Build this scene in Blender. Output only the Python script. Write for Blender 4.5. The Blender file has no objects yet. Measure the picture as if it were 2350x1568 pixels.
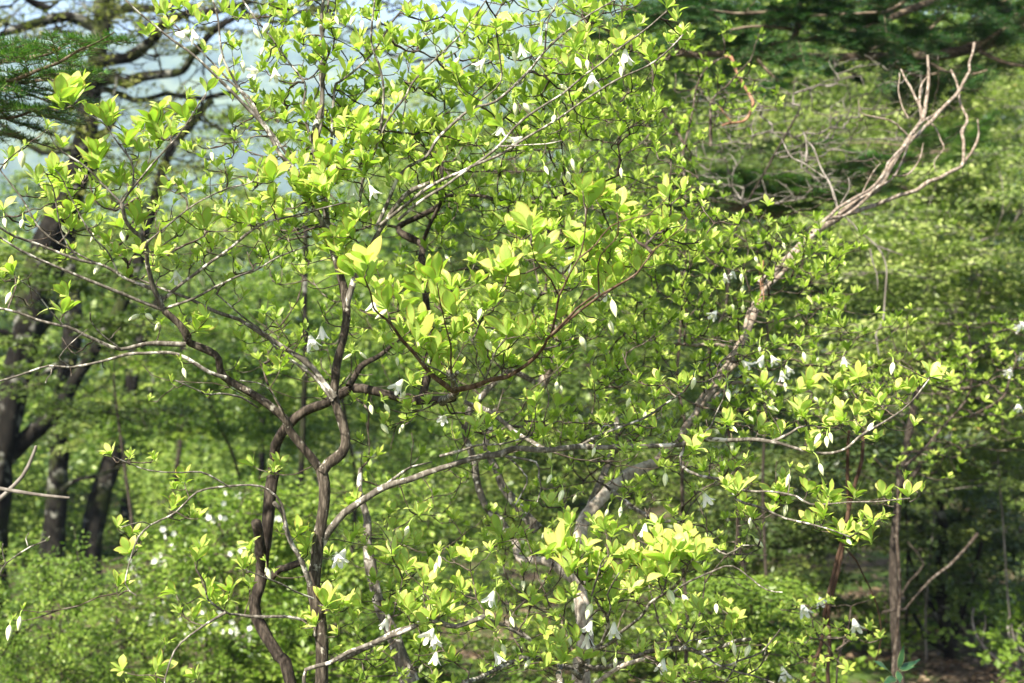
import bpy, math, random
import numpy as np
from mathutils import Vector, Matrix, Quaternion

# ------------------------------------------------------------------ camera, world, sun, exposure
S = bpy.context.scene
CAM_Z = 1.6
cam_d = bpy.data.cameras.new("camera")
cam = bpy.data.objects.new("camera", cam_d)
S.collection.objects.link(cam)
S.camera = cam
cam.location = (0, 0, CAM_Z)
cam.rotation_euler = (math.radians(90), 0, 0)
cam_d.lens = 50
cam_d.sensor_width = 36
cam_d.clip_start = 0.05
cam_d.clip_end = 6000
cam_d.dof.use_dof = True
cam_d.dof.focus_distance = 2.95
cam_d.dof.aperture_fstop = 5.0

SUN_TO = Vector((-0.40, -0.60, 0.78)).normalized()
SUN_EL = math.asin(SUN_TO.z)
SUN_ROT = math.atan2(SUN_TO.x, SUN_TO.y)
W = bpy.data.worlds.new("World")
S.world = W
W.use_nodes = True
_n = W.node_tree.nodes
_bg = _n["Background"]
_sky = _n.new("ShaderNodeTexSky")
_sky.sky_type = 'NISHITA'
_sky.sun_disc = False
_sky.sun_elevation = SUN_EL
_sky.sun_rotation = SUN_ROT
_sky.dust_density = 2.5
W.node_tree.links.new(_sky.outputs[0], _bg.inputs[0])
_bg.inputs[1].default_value = 0.085
_sl = bpy.data.lights.new("sun", 'SUN')
_sl.energy = 5.0
_sl.angle = math.radians(0.53)
_sl.color = (1.0, 0.93, 0.80)
_so = bpy.data.objects.new("sun", _sl)
S.collection.objects.link(_so)
_so.rotation_euler = (-SUN_TO).to_track_quat('-Z', 'Y').to_euler()
S.view_settings.view_transform = 'Standard'
S.view_settings.look = 'None'
S.view_settings.exposure = 1.72
S.view_settings.gamma = 1.0
S.cycles.max_bounces = 8
S.cycles.diffuse_bounces = 4
S.cycles.transmission_bounces = 5
S.cycles.volume_bounces = 1
S.cycles.use_denoising = True

rng = np.random.default_rng(7)
random.seed(7)
K = 0.72 / 2350.0            # metres per picture unit (1/2350 of the frame width) at one metre


def at(u, v, d):
    """Point d metres ahead that projects to (u, v) on the 2350-wide frame."""
    return np.array([(u - 1175.0) * K * d, d, CAM_Z - (v - 784.0) * K * d])


OX = (0, 780.3, 1560.5)
OY = (0, 520.5, 1041.0)


def cr(k, x, y):
    """Survey square k ('00'..'22', column then row) to frame units."""
    return OX[int(k[0])] + x * 0.33608, OY[int(k[1])] + y * 0.33608


def trace(s, d0, d1=None):
    """'k x,y x,y k x,y ...' -> 3-D points with the depth running from d0 to d1."""
    k = None
    uv = []
    for t in s.split():
        if ',' in t:
            x, y = (float(q) for q in t.split(','))
            uv.append(cr(k, x, y) if k != 'f' else (x, y))
        else:
            k = t
    d1 = d0 if d1 is None else d1
    n = max(1, len(uv) - 1)
    return np.array([at(u, v, d0 + (d1 - d0) * i / n) for i, (u, v) in enumerate(uv)])


def ground_z(x, y):
    x = np.asarray(x, float)
    y = np.asarray(y, float)
    slope = 0.072 - 0.022 * np.clip((x - 0.5) / 3.0, 0, 1)
    yy = np.clip(y, -20, 60)
    z = -slope * yy - 0.09 * np.clip(y - 60, 0, 200)
    z = z + 0.07 * np.sin(x * 0.9 + 1.3) * np.sin(y * 0.7) + 0.03 * np.sin(x * 2.3) * np.sin(y * 2.9 + 1)
    return z


def down_to_ground(pts, lean=(0.0, 0.0)):
    """Prepend a ground point under the first point of a trunk."""
    p = pts[0]
    g = np.array([p[0] + lean[0], p[1] + lean[1], 0.0])
    g[2] = ground_z(g[0], g[1]) - 0.06
    mid = (p + g) / 2 + np.array([lean[0] * 0.15, 0, 0])
    return np.vstack([g, mid, pts])


# ------------------------------------------------------------------ mesh building
class Geo:
    def __init__(self):
        self.v, self.f, self.a, self.m = [], [], [], []
        self.n = 0

    def add(self, verts, quads, attr=None, mat=0):
        verts = np.asarray(verts, np.float32).reshape(-1, 3)
        quads = np.asarray(quads, np.int64).reshape(-1, 4)
        self.v.append(verts)
        self.f.append(quads + self.n)
        self.a.append(np.zeros((len(verts), 4), np.float32) if attr is None else np.asarray(attr, np.float32).reshape(-1, 4))
        self.m.append(np.full(len(quads), mat, np.int32))
        self.n += len(verts)

    def mesh(self, name, mats, origin=(0, 0, 0), smooth=True):
        me = bpy.data.meshes.new(name)
        if not self.v:
            return me
        v = np.concatenate(self.v) - np.asarray(origin, np.float32)
        f = np.concatenate(self.f)
        nf = len(f)
        me.vertices.add(len(v))
        me.vertices.foreach_set("co", v.ravel())
        me.loops.add(nf * 4)
        me.loops.foreach_set("vertex_index", f.ravel().astype(np.int32))
        me.polygons.add(nf)
        me.polygons.foreach_set("loop_start", np.arange(0, nf * 4, 4, dtype=np.int32))
        me.polygons.foreach_set("material_index", np.concatenate(self.m))
        me.polygons.foreach_set("use_smooth", np.full(nf, smooth))
        for m in (mats if isinstance(mats, (list, tuple)) else [mats]):
            me.materials.append(m)
        at_ = me.attributes.new("lf", 'FLOAT_COLOR', 'POINT')
        at_.data.foreach_set("color", np.concatenate(self.a).ravel())
        me.update(calc_edges=True)
        me.validate()
        return me


def link(name, me, parent=None, loc=(0, 0, 0)):
    o = bpy.data.objects.new(name, me)
    S.collection.objects.link(o)
    if parent is not None:
        o.parent = parent
    o.location = loc
    return o


def thing(name, label, cat, loc, group=None):
    o = bpy.data.objects.new(name, None)
    o.empty_display_size = 0.1
    S.collection.objects.link(o)
    o.location = tuple(float(q) for q in loc)
    o["label"] = label
    o["category"] = cat
    if group:
        o["group"] = group
    return o


def part(name, geo, mats, root, smooth=True):
    if geo.n == 0:
        return None
    return link(name, geo.mesh(name, mats, np.array(root.location), smooth), root)


def sub(name, geo, mat, root, parent):
    """A sub-part: hangs under a part, built in the thing's own space."""
    if geo.n:
        return link(name, geo.mesh(name, [mat], np.array(root.location)), parent)


def norm(a):
    a = np.asarray(a, float)
    return a / np.maximum(np.linalg.norm(a, axis=-1, keepdims=True), 1e-9)


def smooth_path(p, step, jit=0.0, seed=0):
    """Catmull-Rom through the points, resampled; a little smooth wander."""
    p = np.asarray(p, float)
    if len(p) < 2:
        return p
    q = np.vstack([2 * p[0] - p[1], p, 2 * p[-1] - p[-2]])
    out = []
    for i in range(1, len(q) - 2):
        L = np.linalg.norm(q[i + 1] - q[i])
        n = max(2, int(L / step))
        t = np.linspace(0, 1, n, endpoint=False)[:, None]
        a, b, c, d = q[i - 1], q[i], q[i + 1], q[i + 2]
        out.append(0.5 * ((2 * b) + (c - a) * t + (2 * a - 5 * b + 4 * c - d) * t ** 2 + (3 * b - a - 3 * c + d) * t ** 3))
    out.append(p[-1:])
    o = np.concatenate(out)
    if jit > 0 and len(o) > 4:
        r = np.random.default_rng(seed)
        k = max(2, len(o) // 4)
        kx = np.linspace(0, 1, k + 2)
        w = r.normal(0, jit, (k + 2, 3))
        w[0] = 0
        w[-1] *= 0.3
        x = np.linspace(0, 1, len(o))
        o = o + np.stack([np.interp(x, kx, w[:, j]) for j in range(3)], 1)
    return o


def tube(geo, pts, rad, sides=6, rough=0.0, seed=0, mat=0, cap=True):
    pts = np.asarray(pts, float)
    n = len(pts)
    if n < 2:
        return
    rad = np.broadcast_to(np.asarray(rad, float), (n,))
    tan = norm(np.gradient(pts, axis=0))
    up = np.array([0.0, 0.0, 1.0])
    if abs(tan[0] @ up) > 0.9:
        up = np.array([1.0, 0.0, 0.0])
    N = np.zeros((n, 3))
    cur = norm(up - tan[0] * (up @ tan[0]))
    for i in range(n):
        cur = norm(cur - tan[i] * (cur @ tan[i]))
        N[i] = cur
    B = np.cross(tan, N)
    th = np.linspace(0, 2 * np.pi, sides, endpoint=False)
    R = np.repeat(rad[:, None], sides, 1)
    if rough > 0:
        r = np.random.default_rng(seed)
        nz = r.normal(0, 1, (n, sides))
        nz = (nz + np.roll(nz, 1, 1) + np.roll(nz, 1, 0)) / 1.7
        ring = np.interp(np.arange(n), np.arange(0, n + 3, 4), r.normal(0, 1, len(np.arange(0, n + 3, 4))))[:, None]
        R = R * (1 + rough * nz + rough * 0.8 * ring)
    v = pts[:, None, :] + R[:, :, None] * (np.cos(th)[None, :, None] * N[:, None, :] + np.sin(th)[None, :, None] * B[:, None, :])
    v = v.reshape(-1, 3)
    i = np.arange(n - 1)[:, None] * sides
    j = np.arange(sides)[None, :]
    j2 = (j + 1) % sides
    q = np.stack([i + j, i + j2, i + sides + j2, i + sides + j], -1).reshape(-1, 4)
    nv = len(v)
    if cap:
        tip = pts[-1] + tan[-1] * rad[-1] * 0.8
        v = np.vstack([v, tip[None], tip[None]])
        b = (n - 1) * sides
        q = np.vstack([q, np.array([[b + k, b + (k + 1) % sides, nv, nv + 1] for k in range(sides)])])
        # two coincident tip points keep every face a quad
    t = np.repeat(np.linspace(0, 1, n), sides)
    a = np.zeros((len(v), 4), np.float32)
    a[:len(t), 1] = t
    a[:, 2] = np.random.default_rng(seed + 5).random()
    geo.add(v, q, a, mat)


# leaf blades: grids (across -1..1, along 0..1)
def leaf_grid(cols, rows):
    c = np.linspace(-1, 1, cols)
    t = np.linspace(0, 1, rows)
    T, C = np.meshgrid(t, c, indexing='ij')
    i = np.arange((rows - 1))[:, None] * cols
    j = np.arange(cols - 1)[None, :]
    q = np.stack([i + j, i + j + 1, i + cols + j + 1, i + cols + j], -1).reshape(-1, 4)
    return C.ravel(), T.ravel(), q


GRID_HI = leaf_grid(7, 9)
GRID_MID = leaf_grid(5, 6)
GRID_LO = leaf_grid(3, 4)


def leaf_width(t):
    """Obovate, narrow at the stalk and blunt with a tiny point."""
    w = np.sin(np.pi * np.clip(t, 0, 1) ** 1.35) ** 0.8
    return np.maximum(w, 0.05 * (1 - t))


def add_leaves(geo, base, d, m, L, wr, fold, curl, grid, wav=0.02, mat=0, rnd=None):
    """n leaf blades: base points, axis d, upper-face normal m, length, width ratio, fold angle, curl."""
    base = np.asarray(base, float)
    n = len(base)
    if n == 0:
        return
    C, T, q = grid
    x = np.cross(d, m)
    w = leaf_width(T)
    L = np.broadcast_to(np.asarray(L, float), (n,))
    wr = np.broadcast_to(np.asarray(wr, float), (n,))
    fold = np.broadcast_to(np.asarray(fold, float), (n,))
    curl = np.broadcast_to(np.asarray(curl, float), (n,))
    hw = (wr * L * 0.5)[:, None] * w[None]
    ca = np.abs(C)[None]
    lx = hw * C[None] * np.cos(fold)[:, None]
    lz = hw * ca * np.sin(fold)[:, None] - 0.18 * hw * ca ** 3
    ph = rng.random((n, 1)) * 6.28
    lz = lz + wav * L[:, None] * np.sin(T[None] * 7 + ph + C[None] * 2.0) * (0.3 + ca)
    ang = curl[:, None] * T[None]
    ly = L[:, None] * T[None] * (1 - ang ** 2 / 8)
    lz = lz - L[:, None] * T[None] * ang * 0.5
    v = base[:, None, :] + lx[..., None] * x[:, None, :] + ly[..., None] * d[:, None, :] + lz[..., None] * m[:, None, :]
    nv = len(C)
    Q = (np.arange(n)[:, None, None] * nv + q[None]).reshape(-1, 4)
    a = np.empty((n, nv, 4), np.float32)
    a[..., 0] = (C * 0.5 + 0.5)[None]
    a[..., 1] = T[None]
    a[..., 2] = (rng.random(n) if rnd is None else rnd)[:, None]
    a[..., 3] = np.maximum(np.abs(C), np.clip((T - 0.86) / 0.14, 0, 1))[None]
    geo.add(v.reshape(-1, 3), Q, a.reshape(-1, 4), mat)


def whorl(geo, p, axis, L, grid, spread=(0.45, 0.85), wr=(0.42, 0.56), n=5, young=False):
    """A whorl of leaves round the shoot tip p."""
    axis = norm(axis)
    ref = np.array([1.0, 0, 0]) if abs(axis[0]) < 0.8 else np.array([0, 1.0, 0])
    e1 = norm(np.cross(axis, ref))
    e2 = np.cross(axis, e1)
    ph = rng.random() * 6.28 + np.arange(n) * 2 * np.pi / n + rng.normal(0, 0.22, n)
    r = np.cos(ph)[:, None] * e1 + np.sin(ph)[:, None] * e2
    th = rng.uniform(*spread, n)[:, None]
    d = np.cos(th) * axis + np.sin(th) * r
    m = np.sin(th) * axis - np.cos(th) * r
    tw = rng.normal(0, 0.25, n)[:, None]
    x = np.cross(d, m)
    m = norm(m * np.cos(tw) + x * np.sin(tw))
    LL = L * rng.uniform(0.76, 1.08, n)
    curl = np.where(rng.random(n) < 0.07, rng.uniform(1.0, 1.8, n), rng.uniform(-0.15, 0.9, n))
    add_leaves(geo, np.repeat(p[None], n, 0) + d * L * 0.02, d, m, LL, rng.uniform(*wr, n),
               rng.uniform(0.3, 0.7, n) if young else rng.uniform(0.08, 0.5, n), curl, grid,
               rnd=np.clip(rng.random() * 0.6 + rng.random(n) * 0.4, 0, 1))


# ------------------------------------------------------------------ materials
def _mat(name):
    m = bpy.data.materials.new(name)
    m.use_nodes = True
    nt = m.node_tree
    nt.nodes.clear()
    out = nt.nodes.new("ShaderNodeOutputMaterial")
    return m, nt, out


def _ramp(nt, stops, fac):
    r = nt.nodes.new("ShaderNodeValToRGB")
    e = r.color_ramp.elements
    while len(e) < len(stops):
        e.new(0.5)
    for i, (p, c) in enumerate(stops):
        e[i].position = p
        e[i].color = (*c, 1)
    nt.links.new(fac, r.inputs[0])
    return r.outputs[0]


def _math(nt, op, a, b=None):
    n = nt.nodes.new("ShaderNodeMath")
    n.operation = op
    for i, q in enumerate((a, b)):
        if q is None:
            continue
        if isinstance(q, (int, float)):
            n.inputs[i].default_value = q
        else:
            nt.links.new(q, n.inputs[i])
    return n.outputs[0]


def _mix(nt, fac, a, b):
    n = nt.nodes.new("ShaderNodeMix")
    n.data_type = 'RGBA'
    for s, q in ((n.inputs[0], fac), (n.inputs[6], a), (n.inputs[7], b)):
        if isinstance(q, (int, float)):
            s.default_value = q
        elif isinstance(q, tuple):
            s.default_value = (*q, 1)
        else:
            nt.links.new(q, s)
    return n.outputs[2]


def _noise(nt, scale, detail=4, vec=None, rough=0.55):
    n = nt.nodes.new("ShaderNodeTexNoise")
    n.inputs["Scale"].default_value = scale
    n.inputs["Detail"].default_value = detail
    n.inputs["Roughness"].default_value = rough
    if vec is None:
        tc = nt.nodes.new("ShaderNodeTexCoord")
        vec = tc.outputs["Object"]
    nt.links.new(vec, n.inputs["Vector"])
    return n.outputs[0]


def leaf_material(name, stops, trans=0.4, rough=0.42, edge=None, veins=False, tcol=None, spec=0.35):
    m, nt, out = _mat(name)
    at_ = nt.nodes.new("ShaderNodeAttribute")
    at_.attribute_name = "lf"
    sep = nt.nodes.new("ShaderNodeSeparateColor")
    nt.links.new(at_.outputs["Color"], sep.inputs[0])
    across, along, rnd = sep.outputs
    col = _ramp(nt, stops, rnd)
    nz = _noise(nt, 55, 2)
    col = _mix(nt, _math(nt, 'MULTIPLY', nz, 0.35), col, tuple(0.62 * q for q in stops[0][1]))
    bump = None
    if veins:
        c2 = _math(nt, 'ABSOLUTE', _math(nt, 'SUBTRACT', across, 0.5))
        w = _math(nt, 'SINE', _math(nt, 'MULTIPLY', _math(nt, 'SUBTRACT', along, _math(nt, 'MULTIPLY', c2, 0.42)), 52.0))
        w = _math(nt, 'POWER', _math(nt, 'MAXIMUM', w, 0.0), 3.0)
        mid = _math(nt, 'LESS_THAN', c2, 0.035)
        vein = _math(nt, 'MAXIMUM', _math(nt, 'MULTIPLY', w, 0.5), _math(nt, 'MULTIPLY', mid, 0.7))
        col = _mix(nt, _math(nt, 'MULTIPLY', vein, 0.65), col, (0.30, 0.42, 0.10))
        b = nt.nodes.new("ShaderNodeBump")
        b.inputs["Strength"].default_value = 0.35
        b.inputs["Distance"].default_value = 0.001
        b.invert = True
        nt.links.new(vein, b.inputs["Height"])
        bump = b.outputs[0]
    if edge:
        e = _math(nt, 'GREATER_THAN', at_.outputs["Alpha"], 0.82)
        e = _math(nt, 'MULTIPLY', e, _math(nt, 'MULTIPLY', _math(nt, 'GREATER_THAN', along, 0.3), 0.55))
        col = _mix(nt, e, col, edge)
    p = nt.nodes.new("ShaderNodeBsdfPrincipled")
    nt.links.new(col, p.inputs["Base Color"])
    p.inputs["Roughness"].default_value = rough
    p.inputs["Specular IOR Level"].default_value = spec
    t = nt.nodes.new("ShaderNodeBsdfTranslucent")
    tc = nt.nodes.new("ShaderNodeMix")
    tc.data_type = 'RGBA'
    tc.blend_type = 'MULTIPLY'
    tc.inputs[0].default_value = 1.0
    nt.links.new(col, tc.inputs[6])
    tc.inputs[7].default_value = (*(tcol or (1.08, 1.38, 0.5)), 1)
    nt.links.new(tc.outputs[2], t.inputs[0])
    if bump is not None:
        nt.links.new(bump, p.inputs["Normal"])
    mx = nt.nodes.new("ShaderNodeMixShader")
    mx.inputs[0].default_value = trans
    nt.links.new(p.outputs[0], mx.inputs[1])
    nt.links.new(t.outputs[0], mx.inputs[2])
    nt.links.new(mx.outputs[0], out.inputs[0])
    return m


def bark_material(name, dark, mid, light, scale=30.0, lichen=None, lichen_at=0.6, stretch=(1, 1, 0.25), bump=0.5, moss=None):
    m, nt, out = _mat(name)
    tc = nt.nodes.new("ShaderNodeTexCoord")
    mp = nt.nodes.new("ShaderNodeMapping")
    mp.inputs["Scale"].default_value = stretch
    nt.links.new(tc.outputs["Object"], mp.inputs[0])
    n1 = _noise(nt, scale, 6, mp.outputs[0], 0.65)
    col = _ramp(nt, [(0.3, dark), (0.5, mid), (0.72, light)], n1)
    if lichen:
        n2 = _noise(nt, scale * 0.35, 3, tc.outputs["Object"], 0.6)
        f = _ramp(nt, [(lichen_at, (0, 0, 0)), (lichen_at + 0.06, (1, 1, 1))], n2)
        col = _mix(nt, f, col, lichen)
    if moss:
        n3 = _noise(nt, scale * 0.18, 3, tc.outputs["Object"], 0.6)
        f = _ramp(nt, [(0.52, (0, 0, 0)), (0.62, (1, 1, 1))], n3)
        col = _mix(nt, f, col, moss)
    b = nt.nodes.new("ShaderNodeBump")
    b.inputs["Strength"].default_value = bump
    b.inputs["Distance"].default_value = 0.25 / scale
    nt.links.new(n1, b.inputs["Height"])
    p = nt.nodes.new("ShaderNodeBsdfPrincipled")
    nt.links.new(col, p.inputs["Base Color"])
    nt.links.new(b.outputs[0], p.inputs["Normal"])
    p.inputs["Roughness"].default_value = 0.9
    p.inputs["Specular IOR Level"].default_value = 0.08
    nt.links.new(p.outputs[0], out.inputs[0])
    return m


def petal_material():
    m, nt, out = _mat("white_petal")
    at_ = nt.nodes.new("ShaderNodeAttribute")
    at_.attribute_name = "lf"
    sep = nt.nodes.new("ShaderNodeSeparateColor")
    nt.links.new(at_.outputs["Color"], sep.inputs[0])
    col = _ramp(nt, [(0.0, (0.55, 0.62, 0.30)), (0.16, (0.80, 0.82, 0.66)), (0.45, (0.86, 0.86, 0.80))], sep.outputs[1])
    p = nt.nodes.new("ShaderNodeBsdfPrincipled")
    nt.links.new(col, p.inputs["Base Color"])
    p.inputs["Roughness"].default_value = 0.55
    t = nt.nodes.new("ShaderNodeBsdfTranslucent")
    nt.links.new(col, t.inputs[0])
    mx = nt.nodes.new("ShaderNodeMixShader")
    mx.inputs[0].default_value = 0.4
    nt.links.new(p.outputs[0], mx.inputs[1])
    nt.links.new(t.outputs[0], mx.inputs[2])
    nt.links.new(mx.outputs[0], out.inputs[0])
    return m


def bud_material():
    m, nt, out = _mat("cream_bud")
    at_ = nt.nodes.new("ShaderNodeAttribute")
    at_.attribute_name = "lf"
    sep = nt.nodes.new("ShaderNodeSeparateColor")
    nt.links.new(at_.outputs["Color"], sep.inputs[0])
    st = _math(nt, 'POWER', _math(nt, 'ABSOLUTE', _math(nt, 'SINE', _math(nt, 'MULTIPLY', sep.outputs[0], 15.7))), 2.0)
    col = _mix(nt, _math(nt, 'MULTIPLY', st, 0.55), (0.66, 0.68, 0.44), (0.42, 0.50, 0.20))
    tip = _ramp(nt, [(0.0, (1, 1, 1)), (0.2, (0, 0, 0)), (0.9, (0, 0, 0)), (1.0, (0.7, 0.7, 0.7))], sep.outputs[1])
    col = _mix(nt, tip, col, (0.42, 0.50, 0.16))
    p = nt.nodes.new("ShaderNodeBsdfPrincipled")
    nt.links.new(col, p.inputs["Base Color"])
    p.inputs["Roughness"].default_value = 0.5
    p.inputs["Subsurface Weight"].default_value = 0.0
    nt.links.new(p.outputs[0], out.inputs[0])
    return m


M_LEAF = leaf_material("azalea_leaf", [(0.0, (0.265, 0.388, 0.055)), (0.45, (0.403, 0.524, 0.099)), (1.0, (0.551, 0.640, 0.220))],
                       trans=0.42, edge=(0.34, 0.14, 0.05), veins=True)
M_LEAF_BACK = leaf_material("azalea_leaf_back_shade", [(0.0, (0.078, 0.149, 0.016)), (0.4, (0.254, 0.359, 0.044)), (1.0, (0.496, 0.570, 0.121))],  # same azalea leaf; shade among the back tufts put into its darker tones
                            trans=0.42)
M_BEECH = leaf_material("beech_leaf", [(0.0, (0.038, 0.065, 0.013)), (0.6, (0.109, 0.158, 0.028)), (1.0, (0.271, 0.315, 0.071))], trans=0.4)
M_BUDBURST = leaf_material("budburst_leaf", [(0.0, (0.10, 0.10, 0.03)), (0.5, (0.17, 0.19, 0.045)), (1.0, (0.26, 0.26, 0.08))], trans=0.4)
M_FRESHER = leaf_material("bright_sapling_leaf", [(0.0, (0.047, 0.090, 0.013)), (0.6, (0.155, 0.249, 0.030)), (1.0, (0.373, 0.459, 0.093))], trans=0.45)
M_FRESH = leaf_material("fresh_leaf", [(0.0, (0.062, 0.119, 0.015)), (0.6, (0.176, 0.270, 0.032)), (1.0, (0.362, 0.449, 0.077))], trans=0.42)
M_FIRNEEDLE = leaf_material("dark_fir_needle", [(0.0, (0.012, 0.045, 0.016)), (0.5, (0.03, 0.09, 0.026)), (0.93, (0.10, 0.20, 0.045)), (1.0, (0.2, 0.11, 0.03))], trans=0.2, rough=0.4)
M_PALE = leaf_material("pale_leaf", [(0.0, (0.087, 0.133, 0.032)), (0.6, (0.271, 0.341, 0.087)), (0.92, (0.500, 0.544, 0.197)), (1.0, (0.435, 0.288, 0.098))], trans=0.4)
M_DEEP = leaf_material("deep_leaf", [(0.0, (0.030, 0.052, 0.014)), (0.6, (0.08, 0.12, 0.026)), (1.0, (0.18, 0.21, 0.05))], trans=0.3)
M_WOOD = leaf_material("woodland_leaf", [(0.0, (0.023, 0.053, 0.012)), (0.45, (0.109, 0.178, 0.029)), (1.0, (0.383, 0.482, 0.098))], trans=0.35)
M_NEEDLE = leaf_material("fir_needle", [(0.0, (0.02, 0.07, 0.02)), (0.5, (0.07, 0.16, 0.03)), (0.93, (0.20, 0.33, 0.07)), (1.0, (0.30, 0.13, 0.04))], trans=0.25, rough=0.35)
M_SASA = leaf_material("bamboo_grass_leaf", [(0.0, (0.03, 0.085, 0.035)), (1.0, (0.05, 0.12, 0.045))], trans=0.25, rough=0.35, edge=(0.20, 0.20, 0.09))
M_LITTER = leaf_material("dry_leaf", [(0.0, (0.05, 0.03, 0.018)), (0.6, (0.15, 0.10, 0.06)), (1.0, (0.30, 0.23, 0.15))], trans=0.1, tcol=(1.0, 0.9, 0.7))
M_PETAL = petal_material()
M_BUD = bud_material()
M_TRUNK = bark_material("azalea_bark", (0.012, 0.010, 0.008), (0.045, 0.037, 0.028), (0.155, 0.132, 0.102), 150, (0.26, 0.245, 0.20), 0.60, bump=1.0)
M_BROWN = bark_material("brown_bark", (0.010, 0.008, 0.0065), (0.031, 0.025, 0.020), (0.105, 0.086, 0.067), 120, bump=0.7)
M_LIMB = bark_material("grey_limb_bark", (0.03, 0.026, 0.02), (0.095, 0.084, 0.068), (0.28, 0.26, 0.225), 110, (0.42, 0.40, 0.35), 0.56, bump=0.5)
M_TWIG = bark_material("twig_bark", (0.018, 0.013, 0.010), (0.055, 0.042, 0.032), (0.19, 0.165, 0.135), 45, stretch=(1, 1, 1), bump=0.2)
M_SHOOT = bark_material("young_shoot_bark", (0.03, 0.018, 0.012), (0.085, 0.052, 0.034), (0.21, 0.155, 0.115), 60, stretch=(1, 1, 0.4), bump=0.3)
M_WHITE = bark_material("pale_flaking_bark", (0.09, 0.07, 0.054), (0.31, 0.268, 0.22), (0.56, 0.51, 0.44), 75, bump=0.6, stretch=(1, 1, 0.5))
M_PEEL = bark_material("peeling_bark", (0.06, 0.044, 0.032), (0.19, 0.152, 0.118), (0.40, 0.36, 0.31), 70, bump=0.8, stretch=(1, 1, 0.4))
M_GREYTWIG = bark_material("dead_grey_bark", (0.055, 0.048, 0.04), (0.13, 0.115, 0.098), (0.26, 0.24, 0.215), 30, bump=0.4)
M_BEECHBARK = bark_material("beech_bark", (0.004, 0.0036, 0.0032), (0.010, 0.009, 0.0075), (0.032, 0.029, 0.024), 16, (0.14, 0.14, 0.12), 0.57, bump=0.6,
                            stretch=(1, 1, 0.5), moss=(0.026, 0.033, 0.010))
M_FIRBARK = bark_material("fir_bark", (0.04, 0.03, 0.022), (0.12, 0.09, 0.065), (0.28, 0.23, 0.17), 50, bump=0.7, stretch=(0.4, 1, 1))
M_VINE = bark_material("red_vine_bark", (0.10, 0.05, 0.03), (0.24, 0.125, 0.075), (0.38, 0.24, 0.16), 40, bump=0.4)
M_DARKVINE = bark_material("dark_red_stem_bark", (0.022, 0.012, 0.008), (0.058, 0.034, 0.022), (0.13, 0.085, 0.058), 40, bump=0.5)


# ------------------------------------------------------------------ growing twigs to shoot tips
class Skeleton:
    """Limbs traced as polylines plus shoot tips; each tip is joined to the nearest wood."""

    def __init__(self):
        self.P, self.D, self.owner, self.path, self.tw = [], [], [], [], []
        self.twigs = []        # dict(owner, pts, parent twig or -1)

    def limb(self, owner, pts, base=0.0):
        d = norm(np.gradient(pts, axis=0))
        for p, q in zip(pts, d):
            self.P.append(p)
            self.D.append(q)
            self.owner.append(owner)
            self.path.append(base)
            self.tw.append(-1)

    def grow(self, tips, axes, bf=0.3, depth_w=0.45, step=0.03, limit=None):
        """tips: n x 3; joins all of them; returns the owner of each."""
        tips = np.asarray(tips, float)
        n = len(tips)
        own = np.full(n, -1)
        best = np.full(n, 1e9)
        bi = np.zeros(n, int)
        wgt = np.array([1, depth_w, 1.0])

        def upd(i0):
            P = np.array(self.P[i0:])
            pl = np.array(self.path[i0:])
            for a in range(0, len(P), 256):
                dd = (tips[:, None, :] - P[None, a:a + 256, :])
                L = np.sqrt((dd ** 2 * wgt).sum(-1))
                c = L + bf * pl[None, a:a + 256]
                c = c + np.where(dd[..., 2] < -0.2 * L, 0.5 * L, 0)      # shoots rise from their wood
                k = c.argmin(1)
                cm = c[np.arange(n), k]
                b = cm < best
                best[b] = cm[b]
                bi[b] = k[b] + a + i0
        upd(0)
        left = np.ones(n, bool)
        for _ in range(n):
            i = int(np.where(left, best, 1e9).argmin())
            left[i] = False
            j = bi[i]
            p0, t0, p1, ax = self.P[j], self.D[j], tips[i], norm(axes[i])
            v = p1 - p0
            L = np.linalg.norm(v)
            if L < 1e-4:
                own[i] = self.owner[j]
                continue
            dirn = v / L
            c1 = p0 + 0.33 * L * norm(0.4 * t0 * (1 if t0 @ dirn > 0.0 else 0.0) + 0.9 * dirn + np.array([0, 0, -0.10]))
            c2 = p1 - 0.30 * L * norm(0.55 * ax + 0.8 * dirn)
            k = max(4, int(L / step))
            t = np.linspace(0, 1, k + 1)[:, None]
            pts = (1 - t) ** 3 * p0 + 3 * (1 - t) ** 2 * t * c1 + 3 * (1 - t) * t ** 2 * c2 + t ** 3 * p1
            pts[1:-1] += rng.normal(0, 0.0008 + 0.006 * min(L, 0.25), (k - 1, 3))
            own[i] = self.owner[j]
            tid = len(self.twigs)
            self.twigs.append(dict(owner=self.owner[j], pts=pts, parent=self.tw[j]))
            i0 = len(self.P)
            dd = norm(np.gradient(pts, axis=0))
            acc = self.path[j]
            for q in range(1, len(pts)):
                acc += np.linalg.norm(pts[q] - pts[q - 1])
                if q == len(pts) - 1:
                    break
                self.P.append(pts[q])
                self.D.append(dd[q])
                self.owner.append(self.owner[j])
                self.path.append(acc)
                self.tw.append(tid)
            if len(self.P) > i0:
                upd(i0)
        return own

    def build(self, owner, geo, r0=0.00105, power=0.32, sides=5, rmax=0.006):
        n = len(self.twigs)
        cnt = np.ones(n)
        for i in range(n - 1, -1, -1):
            p = self.twigs[i]['parent']
            if p >= 0:
                cnt[p] += cnt[i]
        for i, t in enumerate(self.twigs):
            if t['owner'] != owner:
                continue
            rb = min(rmax, r0 * 1.15 * cnt[i] ** power)
            k = len(t['pts'])
            r = np.linspace(rb, r0 * 0.85, k)
            r = r * (1 + rng.normal(0, 0.06, k))
            tube(geo, t['pts'], r, sides, 0, i)


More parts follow.
